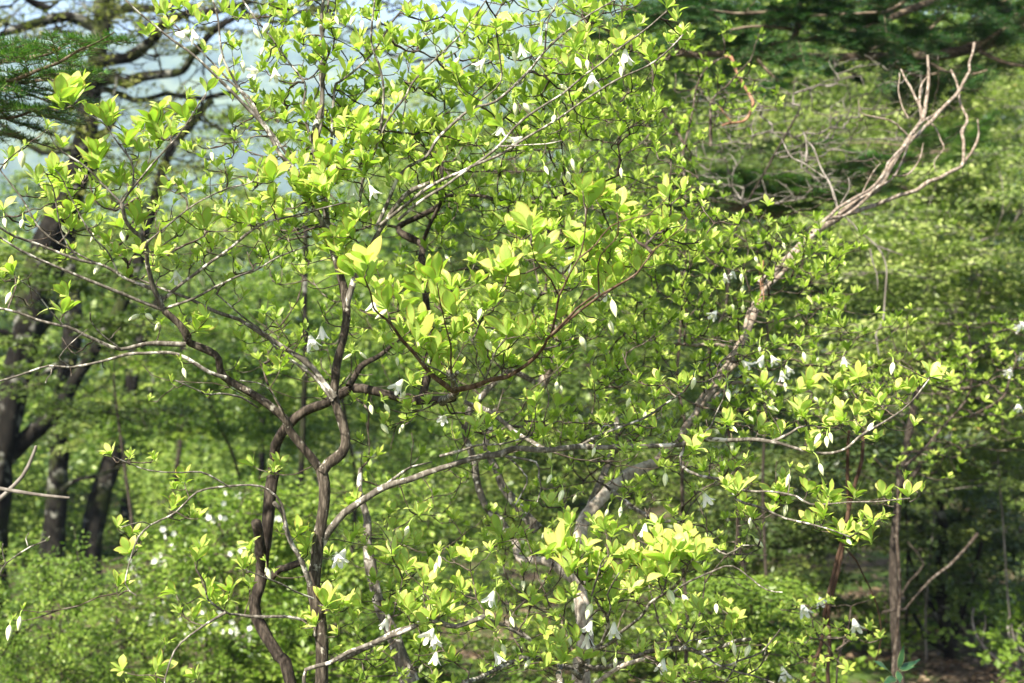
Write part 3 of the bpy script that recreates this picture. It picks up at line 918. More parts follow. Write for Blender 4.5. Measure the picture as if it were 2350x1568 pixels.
CLUSTERS = {
 '00': "490,720,190 740,835,170 1410,630,110 870,985,150 1110,950,140 1075,880,165 1275,830,145 675,1150,200 825,1275,150 320,880,90 430,1010,95 375,1200,150 340,1390,140 480,1560,140 60,1090,100 20,1440,110 930,1540,150 1010,240,100 1070,100,110 1310,100,100 1360,160,90 1420,150,90 1290,250,90 1520,80,90 1390,350,90 1560,280,80 1600,450,80 1490,530,90 1750,700,90 1780,480,70 1840,20,60 1740,600,80 1850,720,70 1950,820,90 2155,780,90 2225,190,110 2225,390,110 2225,510,90 2060,1010,70 2090,950,70 2040,280,100 1865,1240,170 2070,1230,130 2235,1330,175 2060,1310,120 1840,1380,130 1990,1250,110 1545,1480,120 1705,1530,130 1920,1480,110 1790,1550,110 1280,1320,100 1150,1290,90 1270,1230,70 1560,1250,80 1410,1560,130 1130,1190,70 1400,1150,70 1600,960,80 1690,880,70 1680,1020,80 1770,920,60 1530,1110,70 1840,1060,90 1350,990,50 1410,1000,40 1480,970,40 1560,1180,70 1090,1400,60 1060,1450,60 1180,1400,60 690,1520,80 600,1440,110 480,1350,100 230,1540,90 2150,1020,120 2260,1110,140 2300,1250,140 2200,1180,140 1960,1140,110 1770,1250,110 1150,180,90 1230,60,90 1640,330,80 2180,420,90 1920,560,80 1970,140,90 2300,900,100 2110,1400,110 2290,1480,120",
 '10': "1065,185,120 130,345,110 310,325,110 620,140,110 775,180,110 860,180,90 555,520,90 245,680,90 380,710,90 800,560,110 1075,370,110 1020,260,100 1305,370,110 1230,540,90 1600,340,140 1550,460,100 1415,440,70 1925,310,120 2030,190,100 2120,400,110 2230,60,100 2320,270,90 2000,30,70 2240,290,90 1130,200,90 1290,60,80 120,860,140 150,920,130 190,1010,120 60,1010,125 730,890,110 770,1010,130 920,970,110 1000,990,90 1110,870,110 1240,920,90 1410,910,70 1470,580,70 1590,690,100 1520,870,90 1380,830,80 460,1050,110 550,1130,100 690,1120,100 580,1320,90 440,1260,110 410,1380,70 130,1500,110 340,1270,80 280,790,70 170,1200,150 30,1150,110 1690,1420,200 1890,1450,160 1970,1560,130 2240,1360,140 2230,1540,130 1480,1420,90 1300,1568,170 1620,1430,60 2160,1040,80 2260,1070,80 650,320,80 570,220,80 430,540,70 1000,560,70 960,590,80 1060,580,60 480,100,90 700,430,60 40,180,100 1700,150,90 1640,60,90 1480,120,90 2300,150,90",
 '20': "20,240,100 60,1500,100 70,1380,70 150,1410,60 250,1480,70 140,1490,50 505,1460,70 600,1410,80 400,1530,80 330,1500,60 600,1530,60",
 '01': "470,180,100 740,120,110 790,210,110 740,230,90 490,40,80 95,320,110 60,110,90 1055,190,130 1090,310,120 1150,140,100 1450,160,90 1480,130,100 1590,200,80 1810,110,110 1900,20,80 880,350,90 930,170,90 430,595,130 980,590,50 1340,710,130 1730,790,110 1910,980,110 1220,260,80 1300,260,80 1390,270,80 1540,380,90 1660,480,80 1420,500,90 1100,660,50 760,1560,90 890,1568,60 1050,1568,50 1870,640,60 2310,190,150 2190,1160,90 1170,1070,60 1020,1190,50 1210,40,90 1350,200,90 650,60,80 880,60,90 1080,210,90 1600,420,70 1970,60,70",
 '11': "20,130,140 180,400,220 320,560,150 240,430,110 660,395,180 930,395,120 920,250,90 1060,370,190 1110,260,130 1210,440,130 770,600,190 770,760,150 420,710,110 520,790,190 310,810,100 620,900,130 660,870,150 790,1010,150 990,920,130 1110,940,150 1210,950,90 1060,540,120 1140,740,180 1230,740,120 950,640,80 1310,80,140 1330,230,160 1430,260,130 1490,400,130 1420,650,130 1390,760,120 1330,870,110 1440,900,70 1540,590,120 1580,640,100 1510,770,90 1640,130,150 1800,300,140 1760,450,130 1900,380,140 2010,260,150 2010,130,130 2240,100,150 2150,70,120 1680,680,90 490,550,80 100,670,80 145,745,60 100,850,70 480,1080,110 390,860,90 90,1190,70 180,1200,70 280,1190,70 480,1250,110 600,1210,80 290,1350,90 460,1320,80 350,1380,60 150,1460,80 940,1370,110 1000,1370,110 780,1290,60 1090,1450,80 1210,1470,90 1330,1230,110 1480,1230,110 1390,1440,110 1740,1060,110 1770,1170,100 1870,980,100 1800,860,90 1790,1340,100 1960,1340,110 2090,1260,90 2190,1060,100 1980,1180,90 2160,1370,90 2260,1430,100 2000,1530,100 2200,1568,90 1750,1550,80 1870,1568,60 2310,1080,80 2030,1060,70 1290,1400,60 120,250,150 560,650,110 860,700,110 1260,180,110 1500,150,110 1700,230,120 1850,150,110 1920,260,110 2320,80,120 340,430,100",
 '21': "90,1530,120 560,1100,110 870,1100,120 1045,1080,100 1215,1030,110 1705,1030,130 820,1285,120 1100,1120,80 340,1360,110 530,1390,110 690,1420,100 860,1460,110 910,1540,100 1190,1290,130 1360,1330,100 1370,1220,110 1560,1140,110 1470,1120,90 1020,1370,110 1210,1410,100 600,1230,60 430,1320,60 220,1030,70 40,1070,90 210,1568,60 1100,1350,90 1290,1250,110 1640,1080,90",
 '02': "1730,85,100 1900,90,110 890,40,60 1060,50,70 1260,200,110 1170,380,120 800,510,90 890,680,120 800,910,110 1330,740,120 1660,790,120 1910,540,70 2100,640,130 2250,700,80 1390,880,80 1200,960,110 1410,975,110 1570,940,110 1520,1040,120 1320,1140,120 1130,1310,80 1060,1490,140 2040,1180,110 2120,830,90 2220,1050,160 2150,1100,90 2290,860,80 2260,1370,100 2320,1240,80 1870,820,50 860,1568,40",
 '12': "100,390,120 350,510,110 530,420,110 760,460,90 1100,555,140 1050,410,90 990,560,60 370,620,110 70,620,110 210,690,90 440,800,150 390,750,110 570,880,130 340,920,90 760,720,100 890,740,110 100,560,80 1240,570,90 1110,760,90 1250,830,110 1540,490,100 1430,370,110 1520,700,190 1570,650,130 1790,750,130 1860,690,110 1700,870,150 1900,850,120 1850,1000,150 1830,1080,110 1990,930,150 2090,840,140 2250,740,200 2150,640,130 2320,720,160 2200,880,100 1760,520,130 1860,560,110 2270,420,90 1650,260,60 1380,300,60 60,1050,110 150,1050,120 100,1140,100 450,1100,140 690,1060,130 640,1150,120 560,970,100 240,880,90 800,900,100 930,960,90 1060,920,80 1310,1040,110 1060,1200,140 1540,1020,120 1380,1220,120 1480,1140,100 1780,1170,80 2020,1010,80 1610,1280,110 1530,1420,150 1330,1400,100 1420,1360,100 240,1380,80 550,1300,90 770,1420,100 970,1480,80 120,1230,80 2190,1420,120 2280,1190,100 2270,1568,100 1980,1480,90 2090,1330,60 2240,1270,60 180,1350,70 1220,1430,50 590,1420,70 650,1560,80 2060,760,130 2180,760,140 1620,740,120 1950,760,120 1700,760,120 510,620,90",
 '22': "220,50,70 360,120,100 400,260,130 490,190,90 420,440,110 480,430,110 630,410,90 650,330,140 710,180,90 850,140,90 870,260,100 910,490,120 990,430,120 1010,290,130 1190,300,110 1385,290,110 1560,300,120 1310,490,130 1150,580,150 1200,540,100 80,730,180 30,620,140 130,660,110 150,1090,130 250,1010,60 340,1230,110 370,1150,110 50,1300,100 210,1250,80 620,1340,80 300,1410,100 130,1540,120 20,1170,70 460,550,50 270,660,60 80,470,70 1440,300,80 970,340,90 20,40,80 90,250,60",
}
BUDS = {
 '00': "1110,325 40,1120 150,1090 35,1520 150,1530 215,1400 1660,455 1815,195 1755,230 1890,190 2300,140 1510,410 2110,1310 1450,1070 1220,310 1980,910 1790,350",
 '10': "150,175 265,165 85,140 680,540 990,650 1020,660 1200,750 1280,740 1630,430 1690,445 1530,600 1690,600 1880,480 1930,450 1460,815 1190,390 790,430 620,1115 810,1080 250,1250 1500,1215 1410,1165 1455,1185 1590,1125 1920,1180 1370,280 880,520 1920,490 1560,1210",
 '01': "635,70 130,110 840,70 1550,75 1500,235 1640,245 915,620 1020,615 1075,680 60,490 2320,270 1320,400 1380,370 1260,1000 440,20 1150,1195 1405,1240 660,290",
 '11': "285,600 180,800 50,890 160,880 390,920 920,730 1020,720 1080,580 950,600 1015,810 215,1250 320,1240 305,1380 420,1380 425,1160 610,930 740,960 1380,870 1785,710 1870,560 1850,690 1660,800 910,140 735,215 1610,1310 1640,1305 1510,1110 1480,1090 1730,1540 1830,1550 1430,1550 2080,1290 1330,450 850,1310 20,250 1970,1200",
 '21': "475,230 520,230 420,350 425,430 360,555 405,535 545,840 960,220 250,1140 330,1150 630,1130 720,1095 930,1185 1035,1125 1130,1150 635,1240 1000,1270 940,1450 1000,1470 1060,1410 1100,1430 1230,1450 1300,1370 1530,1270 1450,970 90,1070 320,1400 370,1380 355,1490 880,1440 1030,1440 710,130 430,560 850,890 940,910",
 '02': "2260,760 1830,820 130,1160 60,1225",
 '12': "570,525 455,530 660,450 655,780 680,740 825,960 860,930 1250,900 1385,880 1175,1150 1430,175 1510,290 1600,310 1915,400 1820,410 1390,560 1000,560 1245,610 1700,1080 1590,1050 1950,1030 1800,1420 1880,1430 2260,980 2220,180 550,1470 410,970 1280,1440 1570,1280 1450,650 1120,1340 1840,1380",
 '22': "480,475 720,390 1020,540 1155,600 965,110 540,610 590,595 40,1000 250,1060 370,1340 460,1350 290,1240 130,1300 740,185",
}
FLOWERS = {
 '00': "1740,490 1880,510 1330,250 1240,240",
 '10': "1720,550 1095,890 85,1310 225,1310 960,440 1240,340 1950,395 1200,960",
 '01': "1205,340 2130,790 2200,730",
 '11': "395,1090 705,1310 240,530 1550,240 1800,440",
 '21': "305,350 360,320 230,600 450,940 550,920 640,910 740,980 700,1020 1120,920",
 '02': "2310,720",
 '12': "1030,990 310,1160 650,1280 610,1240 1870,1210 1700,1190 2080,530 1080,1400 650,1400 10,700 2200,1450 1690,1280",
 '22': "180,310",
}


def parse(dct):
    for k, s in dct.items():
        for t in s.split():
            q = [float(x) for x in t.split(',')]
            u, v = cr(k, q[0], q[1])
            yield (u, v, *[x * 0.33608 for x in q[2:]])


def build_near():
    sk = Skeleton()
    roots, wood2d, parts = [], [], []
    barks = {'T': M_TRUNK, 'L': M_LIMB, 'B': M_BROWN, 'W': M_WHITE, 'P': M_PEEL, 'G': M_GREYTWIG, 'R': M_SHOOT}
    for oi, sp in enumerate(SHRUBS):
        tr, d0, d1, r0, r1 = sp['trunk']
        pts = trace(tr, d0, d1)
        pts = down_to_ground(pts, ((-0.10, 0.12, 0.06)[oi], 0.1))
        pts = smooth_path(pts, 0.02, 0.004, oi)
        base = pts[0].copy()
        root = thing(sp['name'], sp['label'], "azalea", base, "azaleas at the front of the wood")
        roots.append(root)
        ntop = len(pts)
        zz = np.linspace(0, 1, ntop)
        dd = pts[:, 1]
        rad = (r0 + (r1 - r0) * zz) * K * dd
        rad = rad * (1 + 0.5 * np.exp(-zz * 14))
        g = Geo()
        tube(g, pts, rad, 24, 0.06, 11 + oi)
        parts.append((root, part("trunk", g, [sp['bark']], root)))
        sk.limb(len(parts) - 1, pts[(pts[:, 2] > 0.75)])
        wood2d.append(pts)
        for li, (tr, d0, d1, r0, r1, bk) in enumerate(sp['limbs']):
            p = trace(tr, d0, d1)
            p = smooth_path(p, 0.016, 0.003, 100 * oi + li)
            rad = np.linspace(r0, r1, len(p)) * K * p[:, 1]
            r = np.random.default_rng(li + 50 * oi)
            for _ in range(max(1, len(p) // 14)):       # nodes swell a little
                c = r.integers(0, len(p))
                rad = rad * (1 + 0.22 * np.exp(-((np.arange(len(p)) - c) / 1.3) ** 2))
            g = Geo()
            big = r0 > 7
            tube(g, p, rad, 14 if big else 8, 0.05, li + 50 * oi)
            parts.append((root, part("branch", g, [barks[bk]], root)))
            sk.limb(len(parts) - 1, p)
            wood2d.append(p)
    wood = np.concatenate(wood2d)
    wu = 1175 + wood[:, 0] / (K * wood[:, 1])
    wv = 784 - (wood[:, 2] - CAM_Z) / (K * wood[:, 1])

    tips, axes, size, hi = [], [], [], []

    def add_tip(u, v, s, d, hires, lean=0.36):
        p = at(u, v, d)
        tips.append(p)
        a = np.array([rng.normal(0, lean), rng.normal(-0.12, lean), 1.0])
        axes.append(a)
        size.append(s * K * d)
        hi.append(hires)
        return len(tips) - 1

    cl = list(parse(CLUSTERS))
    for u, v, s in cl:
        k = ((wu - u) ** 2 + (wv - v - 12) ** 2)
        k = k + 900 * (wood[:, 1] - 2.8) ** 2
        dl = wood[k.argmin(), 1]
        ds = 3.02 - 0.012 * (s - 34)
        d = np.clip(0.55 * dl + 0.45 * ds + rng.normal(0, 0.05), 2.35, 3.9)
        add_tip(u, v, s * (1.2 if s > 36 else 1.14), d, 2)
        for _ in range((s > 33) + (s > 37) + (s > 44)):
            add_tip(u + rng.normal(0, 30), v + rng.normal(-4, 20), s * rng.uniform(0.7, 1.1), d + rng.uniform(-0.04, 0.1), 2)
    # buds and flowers hang from tips; where none is near, a small narrow tuft of its own
    hang_list = []
    for kind, src in (("bud", BUDS), ("flower", FLOWERS)):
        for u, v in parse(src):
            U = np.array([1175 + t[0] / (K * t[1]) for t in tips])
            V = np.array([784 - (t[2] - CAM_Z) / (K * t[1]) for t in tips])
            dist = np.hypot(U - u, V - (v - 16)) + np.where(V > v - 2, 40, 0)
            i = int(dist.argmin())
            if dist[i] > 34:
                k = ((wu - u) ** 2 + (wv - v) ** 2) + 900 * (wood[:, 1] - 2.9) ** 2
                d = np.clip(0.7 * wood[k.argmin(), 1] + 0.3 * 2.9, 2.4, 4.4)
                i = add_tip(u + rng.normal(0, 9), v - rng.uniform(24, 32), 21, d, 1)
            hang_list.append((kind, u, v, i))

    # second layer: shoots further back in the same shrubs (frame box, depth range, count, leaf length in metres)
    FILL = [
        (560, 0, 1480, 330, 3.05, 3.6, 250, 0.033),
        (640, 280, 1300, 560, 3.2, 3.9, 120, 0.031),
        (200, 330, 700, 640, 3.1, 3.7, 60, 0.026),
        (560, 560, 1160, 900, 3.6, 4.4, 90, 0.028),
        (1020, 380, 1600, 760, 3.6, 4.5, 175, 0.030),
        (1450, 500, 1960, 830, 3.9, 4.8, 150, 0.031),
        (1250, 740, 1820, 1020, 3.5, 4.3, 115, 0.030),
        (1680, 720, 2080, 1000, 3.7, 4.6, 75, 0.027),
        (840, 900, 1700, 1250, 3.4, 4.1, 105, 0.025),
        (820, 1200, 1700, 1568, 3.3, 4.0, 120, 0.025),
        (1150, 180, 1560, 480, 4.0, 4.8, 90, 0.027),
    ]
    for u0, v0, u1, v1, d0, d1, n, L in FILL:
        cc = rng.random((n // 7 + 2, 2))
        for _ in range(int(n * 2.1)):
            c = cc[rng.integers(len(cc))] if rng.random() < 0.6 else rng.random(2)
            q = np.clip(c + rng.normal(0, 0.07, 2), -0.03, 1.03)
            u, v = u0 + q[0] * (u1 - u0), v0 + q[1] * (v1 - v0)
            d = rng.uniform(d0, d1)
            if v > 1060 and abs(u - (1345 if v > 1150 else 1345 + (1150 - v) * 1.3)) < 45 and d < 4.1 and rng.random() < 0.8:
                continue
            add_tip(u, v, L * 1.15 * rng.uniform(0.65, 1.2) / (K * d), d, 0)

    for _ in range(210):         # leafless shoots on the peeling limbs
        q = rng.random()
        add_tip(1840 + 380 * q + rng.normal(0, 60), 520 - 330 * q + rng.normal(0, 60), 20, 4.95 + 0.6 * q + rng.normal(0, 0.15), -1, 0.8)

    for _ in range(230):         # dead twigs low in the shrubs
        add_tip(rng.uniform(830, 1800), rng.uniform(760, 1568), 20, rng.uniform(3.0, 3.9), -1, 0.8)
    for _ in range(60):
        add_tip(rng.uniform(40, 760), rng.uniform(480, 900), 20, rng.uniform(2.8, 3.3), -1, 0.8)

    own = sk.grow(tips, axes)
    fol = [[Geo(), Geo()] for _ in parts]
    for p, a, s, h, o in zip(tips, axes, size, hi, own):
        if h < 0:
            continue
        if h == 2:
            big = s > 0.03
            whorl(fol[o][0], p, a, s, GRID_HI, (0.25, 0.80) if big else (0.15, 0.75), (0.40, 0.53) if big else (0.29, 0.42),
                  n=int(rng.choice([5, 5, 6, 6])), young=not big)
            if rng.random() < 0.6:
                whorl(fol[o][0], p + np.array([0, 0, -0.004]), a, s * 0.62, GRID_MID, (0.5, 1.15), (0.36, 0.50), n=int(rng.choice([2, 3, 4])))
        elif h == 1:
            whorl(fol[o][0], p, a, s, GRID_MID, (0.15, 0.6), (0.24, 0.34), n=5, young=True)
        else:
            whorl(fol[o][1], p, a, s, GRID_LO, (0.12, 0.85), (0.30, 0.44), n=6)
    nb = 0
    for kind, u, v, i in hang_list:
        if kind == "bud" and rng.random() < 0.2:
            continue
        root = parts[own[i]][0]
        tip = tips[i]
        c = at(u, v, tip[1] + rng.uniform(-0.025, 0.01))
        out = c - tip
        if kind == "bud":
            Lb = rng.uniform(0.027, 0.036) * (0.85 + 0.25 * (tip[1] < 2.8))
            ax = norm(norm(out) * 1.1 + np.array([0, 0, -0.4]) + rng.normal(0, 0.2, 3))
        else:
            Lb = rng.uniform(0.030, 0.039)
            ax = norm(norm(out) * 0.7 + np.array([0, -0.25, -0.6]) + rng.normal(0, 0.4, 3))
        top = c - ax * Lb * 0.5
        if kind == "bud":
            o = hang("flower_bud", BUD_MESH[nb % 5], root, top, ax, Lb, rng.random() * 6.28, rng.uniform(0.9, 1.2))
        else:
            o = hang("flower", FLOWER_MESH[nb % 5], root, top, ax, Lb, rng.random() * 6.28, rng.uniform(0.9, 1.1))
        mid = (tip + top) / 2 + np.array([0, 0, 0.006]) + 0.3 * (top - tip) * np.array([1, 1, 0])
        t = np.linspace(0, 1, 6)[:, None]
        pts = (1 - t) ** 2 * tip + 2 * t * (1 - t) * mid + t ** 2 * (top + ax * 0.001)
        g = Geo()
        tube(g, pts, np.linspace(0.0009, 0.0014, 6), 5)
        M = Matrix.LocRotScale(Vector(tuple(top)), o.rotation_quaternion, o.scale).inverted()
        M = np.array(M)
        g.v[0] = (g.v[0] @ M[:3, :3].T + M[:3, 3]).astype(np.float32)
        link("stalk", g.mesh("stalk", [M_LEAF]), o)
        nb += 1
    for o, (root, br) in enumerate(parts):
        g = Geo()
        sk.build(o, g)
        sub("twig_sprays", g, M_TWIG, root, br)
        sub("foliage", fol[o][0], M_LEAF, root, br)
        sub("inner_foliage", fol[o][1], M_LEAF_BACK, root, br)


build_near()


# ------------------------------------------------------------------ middle distance: azalea saplings with real whorls
def sapling(name, label, cat, stems, boxes, leaf_mat, bark, L=0.03, group=None, r=(6, 2), flowers=0, n_leaf=5, lo=GRID_LO, wr=(0.36, 0.52), tuft=1):
    """stems: list of (trace, d0, d1); boxes: list of (u0,v0,u1,v1,d0,d1,n)."""
    sk = Skeleton()
    base = None
    root = None
    for i, (tr, d0, d1) in enumerate(stems):
        p = trace(tr, d0, d1)
        if i == 0:
            p = down_to_ground(p, (rng.normal(0, 0.05), 0.05))
            base = p[0].copy()
            root = thing(name, label, cat, base, group)
        p = smooth_path(p, 0.04, 0.01, i + 3)
        g = Geo()
        k = 1.0 if i == 0 else 0.7
        tube(g, p, np.linspace(r[0] * k, r[1] * k, len(p)) * K * p[:, 1], 9, 0.05, i)
        part("trunk" if i == 0 else "branch", g, [bark], root)
        sk.limb(0, p[(p[:, 2] > ground_z(p[:, 0], p[:, 1]) + 0.25)] if i == 0 else p, 0.0)
    tips, axes = [], []
    for u0, v0, u1, v1, d0, d1, n in boxes:
        cc = rng.random((max(2, n // 6), 2))
        for _ in range(n):
            c = cc[rng.integers(len(cc))] if rng.random() < 0.65 else rng.random(2)
            q = np.clip(c + rng.normal(0, 0.09, 2), -0.05, 1.05)
            tips.append(at(u0 + q[0] * (u1 - u0), v0 + q[1] * (v1 - v0), rng.uniform(d0, d1)))
            axes.append([rng.normal(0, 0.3), rng.normal(-0.1, 0.3), 1])
    sk.grow(tips, axes, step=0.06)
    g = Geo()
    sk.build(0, g, r0=0.0016, sides=4)
    part("twig_sprays", g, [bark], root)
    g = Geo()
    for p, a in zip(tips, axes):
        p = np.asarray(p)
        for _ in range(tuft):
            whorl(g, p + (rng.normal(0, L * 0.8, 3) if tuft > 1 else 0), np.array(a) + rng.normal(0, 0.2, 3), L * rng.uniform(0.6, 1.2), lo, (0.25, 1.0), wr, n=n_leaf)
    part("foliage", g, [leaf_mat], root)
    for k in range(flowers):
        p = np.asarray(tips[rng.integers(len(tips))]) + rng.normal(0, 0.02, 3)
        hang("flower", FLOWER_MESH[k % 5], root, p, np.array([rng.normal(0, 0.5), rng.normal(-0.5, 0.4), -0.8]), rng.uniform(0.038, 0.048), rng.random() * 6.28)
    return root


sapling("azalea_sapling", "slender azalea sapling standing just below the long fir limb, small dark green tufts", "azalea",
        [("20 40,1500 40,1000 130,700 200,480 300,390", 4.9, 5.2), ("20 210,1000 200,700 330,560 480,420", 5.0, 5.1), ("20 40,1000 -150,700 -200,450", 5, 5.1)],
        [(1440, 70, 1770, 300, 4.8, 5.4, 110), (1440, 280, 1660, 520, 4.7, 5.3, 80)], M_LEAF_BACK, M_TWIG, 0.032, "azalea saplings")
sapling("azalea_sapling", "bushy azalea sapling before the pale green thicket, dark tufts with few white flowers", "azalea",
        [("22 1500,200 1540,100 21 1980,1200 1990,950 1985,800 1965,680", 5.6, 5.9), ("21 1980,1300 2200,1150 2300,900", 5.8, 5.8), ("21 1980,1100 1750,1100 1500,900", 5.7, 5.6)],
        [(2020, 740, 2350, 960, 5.4, 6.2, 120), (1960, 780, 2360, 1090, 5.3, 6.2, 150), (2180, 720, 2300, 790, 5.6, 6.0, 16)], M_LEAF_BACK, M_TWIG, 0.034, "azalea saplings", flowers=7)
sapling("azalea_sapling", "low bright azalea sapling with upright tufts beside the twining red stems", "azalea",
        [("22 1040,1568 1060,1350 1130,1200 1170,1060", 4.0, 4.05), ("22 1040,1380 960,1250 890,1090", 4.0, 4.0), ("22 1060,1350 1200,1250 1280,1190", 4.0, 4.1)],
        [(1800, 1380, 2010, 1480, 3.85, 4.2, 30), (1780, 1440, 1990, 1580, 3.85, 4.3, 34)], M_LEAF, M_TWIG, 0.03, "azalea saplings", r=(4, 2), flowers=4)

# ------------------------------------------------------------------ leafy trees and shrubs further back
def spray_leaves(geo, tw, c, R, nspray, nper, L, flat=0.25, wr=0.6, droop=0.15):
    """A pad of foliage: leafy sprays radiating from c."""
    ph = rng.random(nspray) * 6.28
    el = rng.normal(0.05, flat, nspray)
    d = np.stack([np.cos(ph) * np.cos(el), np.sin(ph) * np.cos(el), np.sin(el)], 1)
    Rr = R * rng.uniform(0.5, 1.15, nspray)
    t = rng.uniform(0.12, 1.0, (nspray, nper))
    pos = c + d[:, None, :] * (Rr[:, None] * t)[..., None]
    pos[..., 2] -= droop * Rr[:, None] * t ** 2
    pos = pos + rng.normal(0, R * 0.07, pos.shape) * np.array([1, 1, 0.7])
    pos = pos.reshape(-1, 3)
    n = len(pos)
    dd = np.repeat(d, nper, 0) + rng.normal(0, 0.7, (n, 3)) * np.array([1, 1, 0.5])
    dd[:, 2] -= 0.25
    dd = norm(dd)
    m = norm(np.array([0, -0.15, 1.0]) + rng.normal(0, 0.45, (n, 3)))
    m = norm(m - dd * (m * dd).sum(1, keepdims=True))
    x = np.cross(dd, m)
    LL = (L * rng.uniform(0.6, 1.25, n))[:, None]
    hw = LL * wr * 0.5
    b = pos
    mid = pos + dd * LL * 0.5 - m * LL * 0.05
    v = np.stack([b, mid + x * hw + m * hw * 0.25, b + dd * LL, mid, mid - x * hw + m * hw * 0.25], 1)
    q = np.array([[0, 1, 2, 3], [0, 3, 2, 4]])
    Q = (np.arange(n)[:, None, None] * 5 + q[None]).reshape(-1, 4)
    a = np.zeros((n, 5, 4), np.float32)
    a[..., 1] = np.array([0, 0.5, 1, 0.5, 0.5])
    a[..., 0] = 0.5
    pad = rng.random() * 0.6
    a[..., 2] = np.clip(pad + 0.4 * rng.random(n), 0, 1)[:, None]
    geo.add(v.reshape(-1, 3), Q, a.reshape(-1, 4))
    if tw is not None:
        for i in range(0, nspray, 2):
            e = c + d[i] * Rr[i] * 0.9
            e[2] -= droop * Rr[i]
            tube(tw, np.array([c, (c + e) / 2 + np.array([0, 0, 0.03 * Rr[i]]), e]), [0.004, 0.003, 0.0015], 3)


def leafy(name, label, cat, trunk, boxes, leaf_mat, bark, L=0.05, pad=0.35, r=(20, 8), limbs=(), group=None, nspray=10, nper=16, flat=0.25, sides=12, ext=True, white=0, lean=(0, 0.1), twr=0.0022, rough=0.05, spray_twigs=True, bare=()):
    tr, d0, d1 = trunk
    p = trace(tr, d0, d1)
    if ext:
        p = down_to_ground(p, lean)
    p = smooth_path(p, 0.12, 0.02, 4)
    base = p[0].copy()
    root = thing(name, label, cat, base, group)
    sk = Skeleton()
    g = Geo()
    z = np.linspace(0, 1, len(p))
    tube(g, p, np.linspace(r[0], r[1], len(p)) * K * p[:, 1] * (1 + 0.5 * np.exp(-z * 16)), sides, rough, 3)
    part("trunk", g, [bark], root)
    sk.limb(0, p[len(p) // 4:])
    for i, (t2, e0, e1, a, b) in enumerate(limbs):
        q = smooth_path(trace(t2, e0, e1), 0.08, 0.02, i)
        g = Geo()
        tube(g, q, np.linspace(a, b, len(q)) * K * q[:, 1], 9, rough, i)
        part("branch", g, [bark], root)
        sk.limb(0, q)
    tips, axes = [], []
    for u0, v0, u1, v1, e0, e1, n in boxes:
        for _ in range(n):
            tips.append(at(rng.uniform(u0, u1), rng.uniform(v0, v1), rng.uniform(e0, e1)))
            axes.append([rng.normal(0, 0.6), rng.normal(0, 0.6), 0.5])
    nleaf = len(tips)
    for u0, v0, u1, v1, e0, e1, n in bare:
        for _ in range(n):
            tips.append(at(rng.uniform(u0, u1), rng.uniform(v0, v1), rng.uniform(e0, e1)))
            axes.append([rng.normal(0, 0.6), rng.normal(0, 0.6), 0.5])
    if tips:
        sk.grow(tips, axes, step=0.15, depth_w=1.0)
        tips = tips[:nleaf]
    tw, fo = Geo(), Geo()
    sk.build(0, tw, r0=twr, power=0.4, sides=5, rmax=0.03)
    for c in tips:
        spray_leaves(fo, tw if spray_twigs else None, np.asarray(c), pad * rng.uniform(0.6, 1.3), nspray, nper, L, flat)
    part("twig_sprays", tw, [bark], root)
    part("foliage", fo, [leaf_mat], root)
    if white:
        fg = Geo()
        for k in range(white):
            if k % 4 == 0:
                cc = np.asarray(tips[rng.integers(len(tips))]) + rng.normal(0, pad * 0.5, 3)
            c = cc + rng.normal(0, 0.03, 3)
            n = 5
            ph = np.arange(n) * 1.2566 + rng.random()
            ax = norm(np.array([rng.normal(0, 0.5), -0.7, 0.1 + rng.normal(0, 0.3)]))
            e1 = norm(np.cross(ax, [0, 0, 1.0]))
            e2 = np.cross(ax, e1)
            dd = norm(np.cos(ph)[:, None] * e1 + np.sin(ph)[:, None] * e2 + 0.5 * ax)
            mm = norm(ax - dd * (dd @ ax)[:, None])
            add_leaves(fg, np.repeat(c[None], n, 0), dd, mm, 0.019, 0.7, 0.3, 0.5, GRID_LO, rnd=np.full(n, 0.5))
        part("blossom", fg, [M_PETAL], root)
    return root


